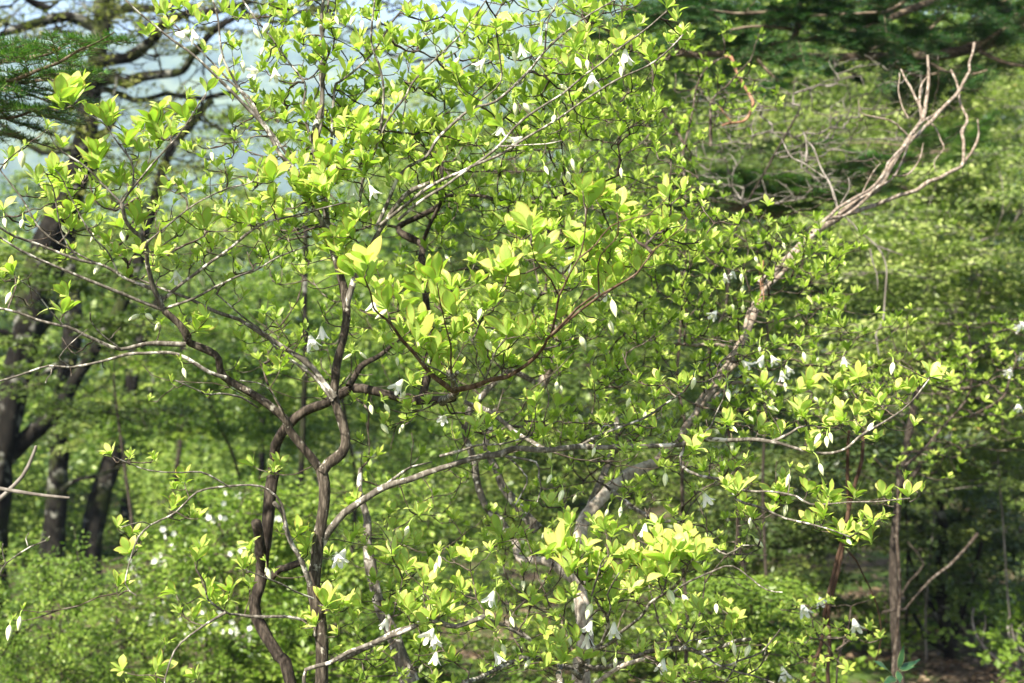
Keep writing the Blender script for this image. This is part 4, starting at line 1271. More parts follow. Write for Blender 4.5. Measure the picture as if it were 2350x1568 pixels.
# --- beeches on the left
leafy("beech_tree", "thick dark beech nearest the frame's left edge, forked and leaning with heavy curved limbs", "beech tree",
      ("01 -30,1800 20,1500 60,1250 110,1000 165,700 200,500 250,300 330,100 00 470,1350 530,1150 585,900 600,750 650,450 700,150 720,-100", 11.0, 11.6),
      [(-40, -40, 420, 110, 10.5, 12.5, 34), (120, 60, 560, 330, 10.6, 12.5, 26), (60, 500, 330, 900, 11.8, 13, 8), (350, -60, 900, 90, 10.5, 12.5, 22), (150, 260, 620, 480, 10.8, 12.5, 22)], M_BUDBURST, M_BEECHBARK, 0.042, 0.36, (36, 20), nper=8, bare=[(-60, -60, 480, 230, 10.4, 12.4, 120), (300, -60, 1100, 160, 10.4, 12.4, 70), (150, 200, 560, 420, 10.6, 12.2, 50)],
      limbs=[("01 0,1640 200,1430 360,1250 500,1070 620,920 760,680 860,490 00 1060,1300 1200,1000 1300,880 1380,760 1440,690", 11.1, 11.8, 20, 9),
             ("01 150,800 330,640 400,400 430,150 00 640,1000 740,900 800,780", 11.3, 11.5, 17, 8),
             ("00 640,440 750,420 900,400 1000,320 1070,240 1120,170 1300,100 1700,20", 11.5, 11.0, 15, 7),
             ("00 620,600 750,530 870,560 1000,510 1100,500 1200,480 1290,400 1450,220 1600,120 1750,110", 11.5, 10.8, 13, 6),
             ("00 590,700 680,620 800,630 1000,670 1200,660 1450,640 1600,630", 11.6, 11.2, 8, 5),
             ("00 690,200 450,110 200,190 0,230", 11.6, 11.2, 14, 9),
             ("00 700,120 860,75 1050,60 1200,10", 11.6, 11.2, 10, 7),
             ("00 620,640 500,710 380,720", 11.5, 11.5, 8, 6),
             ("00 560,1000 300,1050 120,930 0,850", 11.5, 11.3, 7, 4),
             ("00 330,60 200,0 100,-60", 11.5, 11.3, 9, 7),
             ("01 120,820 60,760 -20,720", 11.2, 11, 12, 10)], group="old beeches on the slope", sides=20, rough=0.11, lean=(-0.05, 0), twr=0.0045)
leafy("beech_tree", "mossy straight beech trunk with pale lichen patches, second from the edge", "beech tree",
      ("02 350,780 365,600 390,300 410,0 01 405,1400 440,950 490,700 500,400 470,100 00 520,1300 600,1100", 15.5, 15.5),
      [(60, 420, 420, 700, 14.5, 17, 9), (0, 880, 260, 1080, 14, 15.2, 6)], M_BEECH, M_BEECHBARK, 0.06, 0.45, (25, 17),
      limbs=[("01 470,900 250,1050 200,1150 350,820", 15.5, 15.2, 8, 5), ("02 430,250 520,190 700,150 900,50", 15.3, 15, 6, 3.5)], group="old beeches on the slope", ext=False, sides=14, rough=0.07)
leafy("beech_tree", "short leaning beech trunk green with moss, its foot hidden in bright saplings", "beech tree",
      ("02 585,840 620,600 680,300 760,80 01 800,1450 870,1150 900,900 1000,700 1100,480", 15.8, 16.2),
      [(170, 780, 560, 950, 14.8, 17, 14), (240, 560, 480, 800, 15.5, 17, 6)], M_BEECH, M_BEECHBARK, 0.06, 0.45, (29, 11), group="old beeches on the slope", ext=False, sides=14, rough=0.07)
for tr, d, rr, lab in (("02 850,830 850,500 850,280 870,0 01 1000,1300 1050,1000", 22, (13, 8), "dim slim beech trunk standing far behind the mossy leaning one"),
                       ("02 1240,560 1225,300 1215,100 01 1225,1300 1240,1000 1260,700", 20, (10, 6), "thin dark beech pole rising past white blossoms"),
                       ("02 1035,740 1040,350 1055,80 01 1100,1300", 20, (3.5, 2.2), "very thin grey pole sapling between the beeches"),
                       ("f 690,1100 694,900 690,720 702,600 706,430", 9.5, (8, 6), "slender black trunk just behind the forked azalea"),
                       ("f 600,1020 598,900 590,780 600,650", 18, (8, 6), "dim thin trunk between the beeches and the azalea")):
    leafy("beech_tree", lab, "beech tree", (tr, d, d), [], M_BEECH, M_BEECHBARK, r=rr, group="old beeches on the slope", ext=True)

# --- leafy understorey, left: layered sprays, then bright saplings low down
U = [
    ("young_maple", "young maple whose thin green layers cross in front of the big forked beech", ("f 330,1500 300,1200 260,900", 9.6, 9.8), [(-20, 560, 340, 760, 9.2, 10.6, 14), (0, 760, 380, 960, 9.2, 10.6, 12)], M_BEECH, 0.042, 0.3),
    ("young_maple", "maple with flat layers of dull green sprays, under the beeches' drooping limbs", ("f 560,1500 540,1100 470,880", 13.0, 13.0), [(190, 800, 660, 1000, 12.2, 14, 28), (300, 700, 760, 900, 12.5, 14.5, 16)], M_FRESH, 0.05, 0.45),
    ("young_maple", "taller maple spreading dull green layers behind the forked azalea's trunk", ("f 820,1500 800,1000 740,700", 14.0, 14.2), [(560, 850, 1150, 1120, 13, 15.5, 30), (520, 600, 1000, 880, 13.5, 15.5, 20)], M_FRESH, 0.05, 0.5),
    ("young_maple", "pale yellow green maple crown seen below the blue hillside", ("f 380,1300 420,900 440,560", 18.0, 18.2), [(250, 380, 640, 620, 17, 20, 20), (60, 330, 420, 560, 17, 20, 16), (450, 300, 760, 480, 17, 20, 10), (500, 120, 1150, 420, 17, 21, 18), (200, 180, 560, 400, 17, 21, 8)], M_PALE, 0.05, 0.5),
    ("leafy_sapling", "bright green sapling bush at the lower left corner, its leaves fine and dense", ("f 90,1900 100,1600 120,1400", 7.6, 7.8), [(-60, 1340, 260, 1620, 7.0, 9.2, 24), (-40, 1290, 190, 1440, 7.2, 8.8, 14)], M_FRESHER, 0.026, 0.27),
    ("leafy_sapling", "bright green sapling bush under the leaning mossy beech trunk", ("f 300,1900 290,1600 260,1380", 8.2, 8.4), [(140, 1340, 440, 1500, 7.8, 9.8, 16), (180, 1440, 520, 1620, 7.4, 9.4, 16)], M_FRESHER, 0.026, 0.27),
    ("leafy_sapling", "dull green sapling bush left of the bowed brown stem", ("f 470,1950 480,1700 470,1450", 8.0, 8.2), [(330, 1380, 640, 1620, 7.4, 9.6, 20)], M_FRESHER, 0.026, 0.27),
    ("leafy_sapling", "sapling thicket filling the gap behind both low trunks", ("f 850,1900 840,1600 800,1250", 8.0, 8.4), [(560, 1120, 1000, 1400, 8, 10, 40), (640, 1360, 1050, 1620, 7.4, 9, 40)], M_FRESH, 0.038, 0.32),
]
for nm, lab, tr, bx, mt, L, pad in U:
    leafy(nm, lab, "maple" if "maple" in nm else "sapling", tr, bx, mt, M_BROWN, L, pad, (7, 2.5), group="leafy understorey", nspray=13, nper=24, flat=0.16 if "maple" in nm else 0.55)
leafy("flowering_azalea", "farther azalea bush scattered with white blossoms, between the beech poles and brown stem", "azalea",
      ("f 540,1750 530,1450 490,1250", 8.2, 8.4), [(380, 1120, 640, 1330, 7.8, 9, 34), (300, 1230, 620, 1480, 7.6, 8.8, 34), (420, 1400, 640, 1560, 7.4, 8.6, 16)], M_FRESH, M_TWIG, 0.034, 0.24, (6, 2.5), group="leafy understorey", white=120, flat=0.5, nper=13)

# --- right: pale thicket, conifer shade
Rr = [
    ("beech_sapling", "broad pale green thicket tree with grey twigs, beyond the peeling limbs", ("f 2120,1500 2150,1100 2180,760", 9.5, 9.8), [(1900, 420, 2400, 640, 9, 11, 40), (1960, 600, 2420, 800, 8.8, 10.5, 36), (2150, 350, 2400, 500, 9.5, 11, 14)], M_PALE, 0.039, 0.42),
    ("beech_sapling", "yellow green layered tree beneath the pale thicket, over the dark hollow", ("f 2330,1500 2300,1200 2280,900", 8.8, 9.0), [(1900, 780, 2420, 960, 8.6, 10, 36), (2000, 950, 2400, 1130, 8.6, 10, 24)], M_PALE, 0.039, 0.4),
    ("beech_sapling", "sunlit yellow green tree high behind the fir limb", ("f 2200,1200 2150,700 2100,300", 14.0, 14.2), [(1750, 160, 2420, 330, 13, 16, 40), (1900, 60, 2420, 240, 13, 16, 26), (1650, 260, 2100, 460, 13.5, 16, 26)], M_PALE, 0.047, 0.6),
    ("beech_sapling", "dull green tree behind the tangle of dead twigs", ("f 1700,1400 1720,900 1760,500", 12.0, 12.2), [(1500, 330, 1960, 560, 11.5, 13.5, 34), (1560, 520, 1980, 800, 11, 13.5, 34)], M_BEECH, 0.043, 0.5),
    ("beech_sapling", "deep green tree filling the gap behind the leaning pale trunk", ("f 1400,1700 1380,1200 1350,800", 10.5, 10.8), [(1040, 760, 1560, 1060, 10, 12, 34), (1080, 1000, 1650, 1300, 9.6, 11.5, 38), (1150, 1250, 1700, 1560, 9, 10.6, 34)], M_BEECH, 0.039, 0.45),
    ("beech_sapling", "dark leaved tree over the bare hollow at the lower right", ("f 2320,1700 2330,1400 2330,1150", 11.5, 11.5), [(1950, 1080, 2420, 1260, 10.8, 12.5, 34), (2120, 1220, 2420, 1420, 11, 12.6, 22)], M_DEEP, 0.043, 0.42),
    ("beech_sapling", "mid green tree behind the twining red stems", ("f 1800,1800 1790,1500 1780,1200", 9.5, 9.8), [(1620, 1000, 2020, 1240, 9.2, 11, 32), (1600, 1200, 1960, 1420, 9, 10.6, 28)], M_DEEP, 0.039, 0.42),
    ("leafy_sapling", "low dull green bush at the foot of the pale trunk's branches", ("f 1700,1900 1690,1650 1680,1500", 6.6, 6.8), [(1560, 1330, 1830, 1600, 6.2, 7.6, 36)], M_FRESH, 0.028, 0.25),
    ("beech_sapling", "hazy green tree far behind the top fan of the forked azalea", ("f 1300,1300 1280,800 1250,350", 17.0, 17.2), [(1060, 230, 1560, 500, 16, 19, 30), (900, 330, 1300, 620, 16, 19, 22)], M_BEECH, 0.051, 0.65),
]
for nm, lab, tr, bx, mt, L, pad in Rr:
    leafy(nm, lab, "sapling" if "leafy" in nm else "tree", tr, bx, mt, M_GREYTWIG if mt is M_PALE else M_BROWN, L, pad, (2.6, 1.3), group="leafy trees behind the azaleas", nspray=15, nper=26, flat=0.11, twr=0.003)

# slender trunk, dark twin trunk, twining stems, dead wood at the lower right
leafy("slender_tree", "slender straight brown trunk rising at the lower right beside the dark hollow", "tree",
      ("22 1490,1650 1475,1000 1460,700 1480,400 1520,60 21 1540,1450 1600,1100", 7.5, 7.7), [(1960, 1000, 2200, 1130, 7.2, 8.2, 7)], M_DEEP, M_BROWN, 0.045, 0.3, (13, 8), limbs=[("22 1490,1000 1560,880 1640,740 1560,600", 7.6, 7.6, 3, 2), ("22 1500,300 1600,190 1650,60", 7.6, 7.6, 8, 5)])
leafy("mossy_tree", "dark mossy trunk with many low limbs, standing on brown leaf litter", "tree",
      ("22 1870,1480 1840,1250 1800,1000 1780,760 1800,500 1730,200 1720,0", 9.6, 9.9), [(2080, 1180, 2300, 1400, 9.2, 10.4, 16), (2020, 1040, 2300, 1200, 9.2, 10.6, 16)], M_DEEP, M_BEECHBARK, 0.045, 0.34, (21, 9),
      limbs=[("22 1850,1300 1930,1050 1990,800 2080,560", 9.7, 9.5, 9, 4), ("22 1840,1250 1740,1050 1640,880 1560,700", 9.7, 9.5, 8, 4), ("22 1830,1350 1700,1260 1600,1100", 9.6, 9.3, 7, 4)])


def single(name, label, cat, traces, mat, root_pt=None, sides=8, rough=0.06, names=None, group=None):
    """A vine, fallen branch or bare stick: first trace is the stem, the others its side branches."""
    root = None
    for i, (tr, d0, d1, a, b, *gr) in enumerate(traces):
        p = trace(tr, d0, d1)
        if gr:
            p = down_to_ground(p, (0.02, 0.03))
        p = smooth_path(p, 0.03, 0.004, i)
        if root is None:
            root = thing(name, label, cat, p[0], group)
        g = Geo()
        tube(g, p, np.linspace(a, b, len(p)) * K * p[:, 1], sides, rough, i + 9)
        part((names or ["stem", "branch"])[min(i, 1)], g, [mat], root)
    return root


single("climbing_vine", "twining dark red stems rising past the low bright sapling", "vine",
       [("22 900,1520 960,1300 1000,1050 1060,800 1130,500 1150,350 1145,40 21 1150,1400", 4.5, 4.5, 6.5, 3.5, 1), ("22 1030,1600 1030,1300 1005,1060 1070,760 1120,560 1180,250 1240,40 21 1250,1400", 4.48, 4.52, 5.5, 4, 1),
        ("22 1140,660 1220,740 1300,900 1360,1080 1380,1250 1330,1450", 4.5, 4.7, 2.2, 1.5)], M_DARKVINE)
single("hanging_vine", "bare reddish tendril hanging in a loop from the long fir limb", "vine",
       [("20 310,382 350,395 380,480 430,580 490,680 500,730 480,790 440,825 350,835 290,858", 5.6, 5.5, 4.0, 2.2), ("20 350,835 290,750 240,715", 5.5, 5.5, 1.6, 1.0)], M_VINE)
single("dry_tendril", "small forked dry tendril dangling among the tufts below the peeling limbs", "vine",
       [("21 540,250 548,420 530,540", 4.3, 4.3, 1.8, 1.2), ("21 570,230 575,400 575,550", 4.3, 4.3, 1.8, 1.2)], M_VINE)
single("dead_vine", "long grey dead vine drooping before the pale thicket", "vine",
       [("20 1080,1440 1180,1530 21 1240,50 1340,130 1410,280 1410,480 1400,620 1360,700 1340,740 1360,880", 6.2, 6.0, 2.0, 1.8), ("21 1340,130 1520,195", 6.1, 6.1, 2.2, 1.4), ("21 1300,150 1350,320 1350,440", 6.1, 6.1, 2, 1.4)], M_GREYTWIG)
single("fallen_branch", "bleached curved dead branch lying on the litter by the mossy trunk", "dead branch",
       [("22 2250,1470 2100,1350 2030,1250 2000,1130 2010,1060", 8.8, 9.0, 5, 2), ("22 2060,1300 2090,1180 2080,1100", 8.9, 8.9, 2.5, 1.2)], M_GREYTWIG)
single("fallen_branch", "shorter bleached dead stick at the extreme lower right edge", "dead branch",
       [("22 2420,1400 2349,1350 2260,1280 2235,1180 2250,1120", 8.6, 8.8, 4.5, 2), ("22 2290,1310 2320,1200 2360,1150", 8.7, 8.7, 2, 1.2)], M_GREYTWIG)
single("leaning_branch", "long grey dead pole leaning diagonally across the dark hollow", "dead branch",
       [("22 1540,1060 1620,960 1700,870 1850,760 1950,650 2030,550", 6.9, 7.3, 1.8, 4.2), ("22 1380,1085 1460,1075 1540,1062", 6.85, 6.9, 3.5, 3.0)], M_TWIG)
single("dead_branch", "bleached dead stick poking in low at the left, crossed by another", "dead branch",
       [("02 -80,345 0,310 60,250 140,150 220,0 01 250,1500", 3.7, 3.7, 6, 3.5), ("02 -80,225 0,243 130,265 300,290 470,305", 3.6, 3.6, 5, 3.4)], M_GREYTWIG)
single("bare_twig", "thin budding twig reaching in at the left edge above the saplings", "twig",
       [("02 -90,950 0,830 40,750 190,630 300,590 345,565", 2.75, 2.7, 2.0, 1.2), ("02 40,750 25,660 20,620", 2.72, 2.7, 1.5, 1.2), ("02 190,630 200,570 195,540", 2.7, 2.7, 1.2, 1.0)], M_LIMB)

# dead tangle in the middle right
def tangle():
    root = thing("dead_shrub", "leafless tangle of grey dead twigs in front of dull green trees", "dead shrub", (1.25, 7.0, float(ground_z(1.25, 7.0))))
    sk = Skeleton()
    p = smooth_path(np.vstack([[1.25, 7.0, float(ground_z(1.25, 7.0)) - 0.05], at(1700, 1100, 6.8), at(1610, 850, 6.5), at(1660, 700, 6.5), at(1700, 520, 6.4), at(1760, 400, 6.3), at(1830, 260, 6.3)]), 0.08, 0.02)
    g = Geo()
    tube(g, p, np.linspace(0.011, 0.005, len(p)), 8, 0.08)
    part("trunk", g, [M_BROWN], root)
    sk.limb(0, p[len(p) // 3:])
    tips = [at(rng.uniform(1560, 1990), rng.uniform(170, 470), rng.uniform(5.9, 6.9)) for _ in range(430)]
    tips += [at(rng.uniform(1900, 2120), rng.uniform(120, 330), rng.uniform(6.2, 6.9)) for _ in range(80)]
    axes = rng.normal(0, 1, (len(tips), 3)) + np.array([0.4, 0, -0.1])
    sk.grow(tips, axes, bf=0.15, step=0.04)
    g = Geo()
    sk.build(0, g, r0=0.0014, sides=4, power=0.33, rmax=0.006)
    part("twig_sprays", g, [M_GREYTWIG], root)


tangle()


# ------------------------------------------------------------------ firs
def needles_on(geo, pts, L, per_m, rnd=None):
    """Needles combed to both sides and forward along a shoot."""
    pts = np.asarray(pts)
    seg = np.linalg.norm(np.diff(pts, axis=0), axis=1)
    tot = seg.sum()
    n = max(6, int(tot * per_m))
    s = np.sort(rng.random(n)) * tot
    cum = np.concatenate([[0], np.cumsum(seg)])
    pos = np.stack([np.interp(s, cum, pts[:, j]) for j in range(3)], 1)
    tan = norm(np.gradient(pts, axis=0))
    t = norm(np.stack([np.interp(s, cum, tan[:, j]) for j in range(3)], 1))
    side = norm(np.cross(t, np.array([0, 0, 1.0])) + 1e-6)
    up = np.cross(side, t)
    ang = np.where(rng.random(n) < 0.5, 1, -1) * rng.normal(1.25, 0.38, n)
    d = norm(0.55 * t + np.sin(ang)[:, None] * side + np.cos(ang)[:, None] * up * 0.9 + rng.normal(0, 0.12, (n, 3)))
    m = norm(up + rng.normal(0, 0.2, (n, 3)))
    m = norm(m - d * (m * d).sum(1, keepdims=True))
    x = np.cross(d, m)
    LL = (L * rng.uniform(0.7, 1.1, n))[:, None]
    w = LL * 0.10
    v = np.stack([pos - x * w * 0.5, pos + x * w * 0.5, pos + d * LL + x * w * 0.25, pos + d * LL - x * w * 0.25], 1)
    Q = np.arange(n * 4).reshape(-1, 4)
    a = np.zeros((n, 4, 4), np.float32)
    a[..., 0] = 0.5
    a[..., 2] = (np.clip(rng.random(n) * 0.9, 0, 0.92) if rnd is None else np.full(n, rnd))[:, None]
    geo.add(v.reshape(-1, 3), Q, a.reshape(-1, 4))


def fir_spray(geo, tw, p0, d, length, L, per_m, levels=2, droop=0.1):
    """A flat herring-bone spray of shoots."""
    d = norm(d)
    k = max(4, int(length / 0.03))
    t = np.linspace(0, 1, k)[:, None]
    pts = p0 + d * length * t + np.array([0, 0, -droop * length]) * t ** 2
    tube(tw, pts, np.linspace(0.001 + 0.004 * length, 0.0007, k), 4)
    needles_on(geo, pts, L, per_m)
    if levels > 0:
        side = norm(np.cross(d, [0, 0, 1.0]))
        q = 0.18 + rng.random() * 0.1
        sgn = 1
        while q < 0.92:
            b = p0 + d * length * q + np.array([0, 0, -droop * length]) * q ** 2
            dd = 0.75 * d + sgn * side * 0.85 + np.array([0, 0, rng.normal(0.02, 0.12)])
            fir_spray(geo, tw, b, dd, length * (0.5 * (1 - q) + 0.12) * rng.uniform(0.8, 1.2), L, per_m, levels - 1, droop)
            sgn = -sgn
            q += rng.uniform(0.07, 0.13)


def left_fir():
    base = np.array([-1.9, 3.9, float(ground_z(-1.9, 3.9))])
    root = thing("fir_tree", "fir reaching in at the upper left corner, glossy needled bough with one browned tuft", "fir tree", base, "firs at the wood edge")
    g = Geo()
    tk = smooth_path(np.array([base - [0, 0, 0.05], base + [0.0, 0, 1.5], base + [0.03, 0, 3.2], base + [0.0, 0, 5.0]]), 0.1)
    tube(g, tk, np.linspace(0.10, 0.05, len(tk)), 14, 0.04)
    part("trunk", g, [M_FIRBARK], root)
    fo, tw = Geo(), Geo()
    for tr, d0, d1, sub in (("00 -720,700 -200,610 0,560 200,510 400,430 560,350 700,270 780,222", 3.7, 3.3, 1), ("00 -720,760 -200,760 0,800 150,790 300,740 400,760", 3.8, 3.5, 1),
                            ("00 -720,500 -200,420 0,370 120,330 230,290", 3.9, 3.7, 1), ("00 -720,900 -250,900 -50,900 60,910 140,905", 3.8, 3.6, 1), ("00 -720,640 -300,640 0,610 200,650 380,720", 3.85, 3.6, 1), ("00 -300,600 0,560 200,560 400,540 530,520", 3.75, 3.5, 1),
                            ("00 -300,620 0,700 120,720 260,740", 3.8, 3.7, 1), ("00 -300,420 0,420 160,400 330,370 480,270", 3.85, 3.6, 1)):
        p = smooth_path(trace(tr, d0, d1), 0.02, 0.003, 2)
        gb = Geo()
        tube(gb, p, np.linspace(0.010, 0.0016, len(p)), 8, 0.05)
        part("branch", gb, [M_FIRBARK], root)
        k0 = int(len(p) * 0.3)
        needles_on(fo, p[k0:], 0.023, 620)
        tan = norm(np.gradient(p, axis=0))
        sgn = 1
        i = k0
        while i < len(p) - 3:
            side = norm(np.cross(tan[i], [0, 0, 1.0]))
            fr = 1 - (i - k0) / (len(p) - k0)
            fir_spray(fo, tw, p[i], 0.8 * tan[i] + sgn * side * 0.8 + np.array([0, 0, rng.normal(0.1, 0.2)]), (0.07 + 0.16 * fr) * rng.uniform(0.7, 1.2), 0.024, 620, 1, 0.1)
            sgn = -sgn
            i += int(rng.integers(2, 4))
    for x, y in ((390, 330), (400, 340)):
        needles_on(fo, np.array([at(*cr('00', x - 15, y + 40), 3.55), at(*cr('00', x, y), 3.55)]), 0.022, 1400, 1.0)
    part("twig_sprays", tw, [M_FIRBARK], root)
    part("foliage", fo, [M_NEEDLE], root)


left_fir()


def right_fir():
    base = np.array([5.0, 8.0, float(ground_z(5.0, 8.0))])
    root = thing("fir_tree", "fir at the upper right with a long level limb and dark drooping sprays", "fir tree", base, "firs at the wood edge")
    g = Geo()
    tk = smooth_path(np.array([base - [0, 0, 0.1], base + [0, 0, 3.0], base + [0.05, 0, 6.0], base + [0, 0, 10.0]]), 0.2)
    tube(g, tk, np.linspace(0.24, 0.12, len(tk)), 16, 0.05)
    part("trunk", g, [M_FIRBARK], root)
    fo, tw = Geo(), Geo()
    limbs = [
        ("20 3000,-60 2349,190 2200,260 2000,325 1700,385 1300,388 900,395 400,380 0,375 10 2200,370 2000,340 1850,215 1700,150", 8.0, 6.4, 17, 5, 0.34),
        ("20 730,372 800,250 830,100 825,0 800,-150", 6.9, 6.9, 9, 5, 0.4),
        ("20 620,310 950,268 1150,230 1350,170 1550,70 1900,-20", 6.9, 7.4, 5.5, 9, 0.42),
        ("20 2000,330 2200,210 2349,100 2600,0", 7.3, 7.6, 5, 6, 0.42),
        ("20 530,410 620,520 710,570 790,560", 6.8, 6.6, 4, 2, 0.1),
        ("20 1010,400 1100,480 1210,510", 7.0, 6.8, 4, 2, 0.14),
        ("20 1420,420 1530,500 1650,520 1750,500", 7.1, 6.9, 4.5, 2, 0.14),
        ("20 1700,430 1850,490 2000,500 2100,480", 7.2, 7.0, 4, 2, 0.18),
        ("20 2040,345 2180,420 2349,460 2500,480", 7.4, 7.2, 5, 3, 0.28),
        ("20 1300,340 1400,290 1550,270 1700,200 1850,60", 7.2, 7.4, 4, 2, 0.36),
        ("20 900,110 1300,90 1450,60 1600,-40", 7.0, 7.2, 3, 5, 0.4),
        ("20 -60,0 200,60 430,100 700,60 850,-60", 6.8, 7.0, 2, 5, 0.42),
        ("20 100,250 300,200 500,180 760,200", 6.7, 6.9, 2, 4, 0.3),
        ("20 2349,60 2200,130 2050,160 1900,200", 7.8, 7.6, 5, 2, 0.38),
        ("10 1950,60 2150,110 2349,90 20 200,-60", 6.7, 6.8, 2, 4, 0.34),
        ("20 1900,-80 2150,20 2349,-60", 7.8, 7.8, 4, 4, 0.4),
    ]
    for i, (tr, d0, d1, a, b, sl) in enumerate(limbs):
        p = smooth_path(trace(tr, d0, d1), 0.05, 0.008, i)
        gb = Geo()
        tube(gb, p, np.linspace(a, b, len(p)) * K * p[:, 1], 10, 0.06, i)
        part("branch", gb, [M_FIRBARK], root)
        tan = norm(np.gradient(p, axis=0))
        j = 2
        sgn = 1
        while j < len(p) - 1:
            for rp in range((1 if i in (0, 4, 5, 6, 7, 8) else 2) if p[j][0] < 3.6 else 0):
                if rng.random() > (0.9 if i else 0.5):
                    continue
                side = norm(np.cross(tan[j], [0, 0, 1.0]))
                upz = rng.normal(0.2, 0.42) if sl > 0.2 else rng.normal(0.0, 0.35)
                if i == 0:
                    side, sgn, upz = np.array([0.0, 1.0, 0.0]), 1, abs(upz) + 0.15
                fir_spray(fo, tw, p[j], rng.choice([-1, 1]) * 0.55 * tan[j] + sgn * side * 0.75 + np.array([0, 0, upz]), sl * rng.uniform(0.5, 1.4), 0.034, 480, 2, 0.3)
            sgn = -sgn
            j += int(rng.integers(1, 4))
    part("twig_sprays", tw, [M_FIRBARK], root)
    part("foliage", fo, [M_FIRNEEDLE], root)


right_fir()


def fir_sapling(label, u, v, d, w, h, n, nrm=0.028):
    base = at(u, v + h, d)
    base[2] = ground_z(base[0], base[1])
    root = thing("young_fir", label, "fir tree", base, "young firs")
    top = at(u, v - h * 0.6, d)
    p = smooth_path(np.vstack([base - [0, 0, 0.05], (base + top) / 2, top]), 0.1, 0.01)
    g = Geo()
    tube(g, p, np.linspace(0.011, 0.005, len(p)), 9, 0.04)
    part("trunk", g, [M_BROWN], root)
    fo, tw = Geo(), Geo()
    for _ in range(n):
        c = at(u + rng.uniform(-0.5, 0.5) * w, v + rng.uniform(-0.5, 0.5) * h, d + rng.uniform(-0.3, 0.3))
        k = p[np.abs(p[:, 2] - c[2] + 0.05).argmin()]
        tube(tw, np.array([k, (k + c) / 2 + [0, 0, 0.02], c]), [0.008, 0.005, 0.003], 4)
        fir_spray(fo, tw, c, np.array([c[0] - k[0] + rng.normal(0, 0.2), rng.normal(-0.2, 0.3), rng.normal(0.1, 0.15)]), 0.35 * rng.uniform(0.6, 1.2), nrm * 1.2, 420, 2, 0.1)
    part("twig_sprays", tw, [M_FIRBARK], root)
    part("foliage", fo, [M_NEEDLE], root)


fir_sapling("young fir with bushy dark boughs between the dead tangle and peeling limbs", 1760, 450, 7.2, 300, 70, 34)
fir_sapling("dim young fir half hidden behind the pale thicket", 2080, 400, 10.5, 300, 160, 26, 0.035)


# ------------------------------------------------------------------ bamboo grass at the lower right
def bamboo_grass(label, u, v, d, leaves):
    c = at(u, v, d)
    base = c.copy()
    base[2] = ground_z(base[0], base[1])
    root = thing("bamboo_grass", label, "bamboo grass", base, "bamboo grass clumps")
    g = Geo()
    tube(g, smooth_path(np.vstack([base - [0, 0, 0.03], (base + c) / 2 + [0.02, 0, 0], c]), 0.05), 0.0028, 7)
    part("stem", g, [M_TWIG], root)
    g = Geo()
    for uu, vv, dd in leaves:
        t = at(uu, vv, dd)
        ax = t - c
        L = np.linalg.norm(ax)
        ax = ax / L
        m = norm(np.array([0.1, -0.5, 0.8]))
        m = norm(m - ax * (m @ ax))
        add_leaves(g, t[None], -ax[None], m[None], L, rng.uniform(0.2, 0.27), 0.25, rng.uniform(-0.1, 0.5), GRID_HI)
    part("foliage", g, [M_SASA], root)


bamboo_grass("blue green bamboo grass shoot with pale leaf edges at the bottom right", *cr('22', 1495, 1480), 4.0,
             [(*cr('22', 1530, 1300), 4.0), (*cr('22', 1320, 1415), 3.95), (*cr('22', 1640, 1405), 4.05), (*cr('22', 1620, 1455), 3.95), (*cr('22', 1385, 1590), 3.9), (*cr('22', 1500, 1570), 3.9)])
bamboo_grass("lower bamboo grass shoot mostly cut off by the bottom edge", *cr('22', 1800, 1640), 4.2,
             [(*cr('22', 1900, 1560), 4.2), (*cr('22', 1740, 1560), 4.15), (*cr('22', 1990, 1650), 4.2)])


# ------------------------------------------------------------------ the wood beyond: one mass of crowns nobody could count
def woodland():
    fo = Geo()
    # (x0, x1, y0, y1, z0 above slope, crown count, radius)
    for d0, d1, u0, u1, v0, v1, n, R, L in (
            (24, 34, -150, 1300, 640, 1250, 90, 2.2, 0.16), (26, 40, 900, 2500, 250, 1250, 170, 2.4, 0.17), (22, 30, 1350, 2500, -60, 420, 70, 2.0, 0.15),
            (40, 60, -200, 1300, 520, 1100, 110, 3.0, 0.24), (40, 62, 900, 2500, 560, 1250, 170, 3.2, 0.25), (34, 48, -150, 900, 440, 700, 40, 2.2, 0.18), (45, 60, 1000, 2500, 60, 700, 90, 3.2, 0.25), (24, 50, -1500, -150, 480, 1250, 150, 2.8, 0.2), (24, 50, 2500, 3700, 150, 1250, 150, 2.8, 0.2), (14, 24, -1500, -200, 900, 1330, 60, 1.3, 0.1), (18, 24, -100, 1100, 1020, 1330, 70, 1.2, 0.1)):
        for _ in range(n):
            c = at(rng.uniform(u0, u1), rng.uniform(v0, v1), rng.uniform(d0, d1))
            spray_leaves(fo, None, c, R * rng.uniform(0.6, 1.2), 22, 34, L, 0.4)
    o = link("distant_woodland", fo.mesh("distant_woodland", [M_WOOD]))
    o["kind"] = "stuff"
    o["label"] = "sunlit fresh green woodland beyond the nearer trees"


woodland()


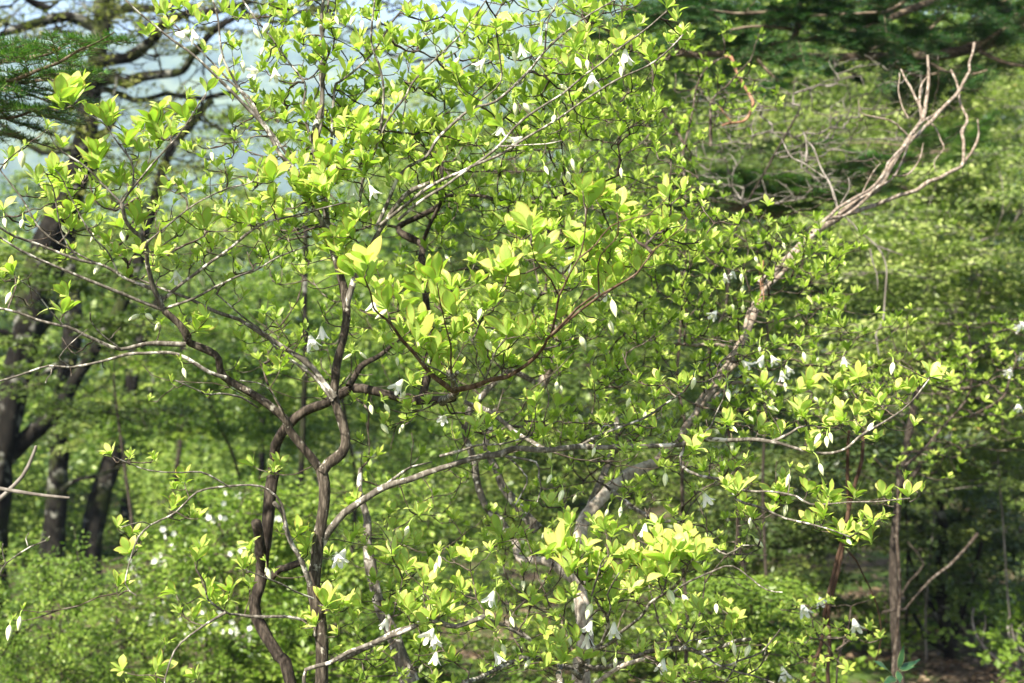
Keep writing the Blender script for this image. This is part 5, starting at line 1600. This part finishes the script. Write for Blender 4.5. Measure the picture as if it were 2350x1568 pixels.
def litter():
    g = Geo()
    n = 9000
    y = rng.uniform(6.5, 14, n)
    u = rng.uniform(-50, 2420, n)
    x = (u - 1175) * K * y
    p = np.stack([x, y, ground_z(x, y) + 0.012], 1)
    ph = rng.random(n) * 6.28
    d = norm(np.stack([np.cos(ph), np.sin(ph), rng.normal(0.05, 0.15, n)], 1))
    m = norm(np.array([0, 0, 1.0]) + rng.normal(0, 0.35, (n, 3)))
    m = norm(m - d * (m * d).sum(1, keepdims=True))
    add_leaves(g, p, d, m, rng.uniform(0.04, 0.09, n), 0.55, 0.3, 0.6, GRID_LO)
    o = link("fallen_leaves", g.mesh("fallen_leaves", [M_LITTER]))
    o["kind"] = "stuff"
    o["label"] = "dry brown fallen leaves on the forest floor"


litter()


def undergrowth():
    fo = Geo()
    for _ in range(560):
        y = rng.uniform(6.5, 24)
        u = rng.uniform(-900, 3000)
        x = (u - 1175) * K * y
        if 1950 < u < 2280 and 7.5 < y < 10 and rng.random() < 0.75:
            continue
        c = np.array([x, y, float(ground_z(x, y)) + rng.uniform(0.06, 0.3)])
        spray_leaves(fo, None, c, rng.uniform(0.18, 0.4), 9, 14, 0.05, 0.5)
    o = link("undergrowth", fo.mesh("undergrowth", [M_FRESH]))
    o["kind"] = "stuff"
    o["label"] = "low green undergrowth covering the forest floor"


undergrowth()


# ------------------------------------------------------------------ air
def haze():
    m, nt, out = _mat("air")
    v = nt.nodes.new("ShaderNodeVolumePrincipled")
    v.inputs["Color"].default_value = (0.56, 0.72, 1.0, 1)
    v.inputs["Density"].default_value = 0.00038
    nt.links.new(v.outputs[0], out.inputs["Volume"])
    x0, x1, y0, y1, z0, z1 = -2650, 2650, -60, 2350, -130, 560
    me = bpy.data.meshes.new("haze")
    P = [(x, y, z) for z in (z0, z1) for y in (y0, y1) for x in (x0, x1)]
    me.from_pydata(P, [], [(0, 2, 3, 1), (4, 5, 7, 6), (0, 1, 5, 4), (2, 6, 7, 3), (0, 4, 6, 2), (1, 3, 7, 5)])
    me.materials.append(m)
    o = link("haze", me)
    o["kind"] = "stuff"


haze()
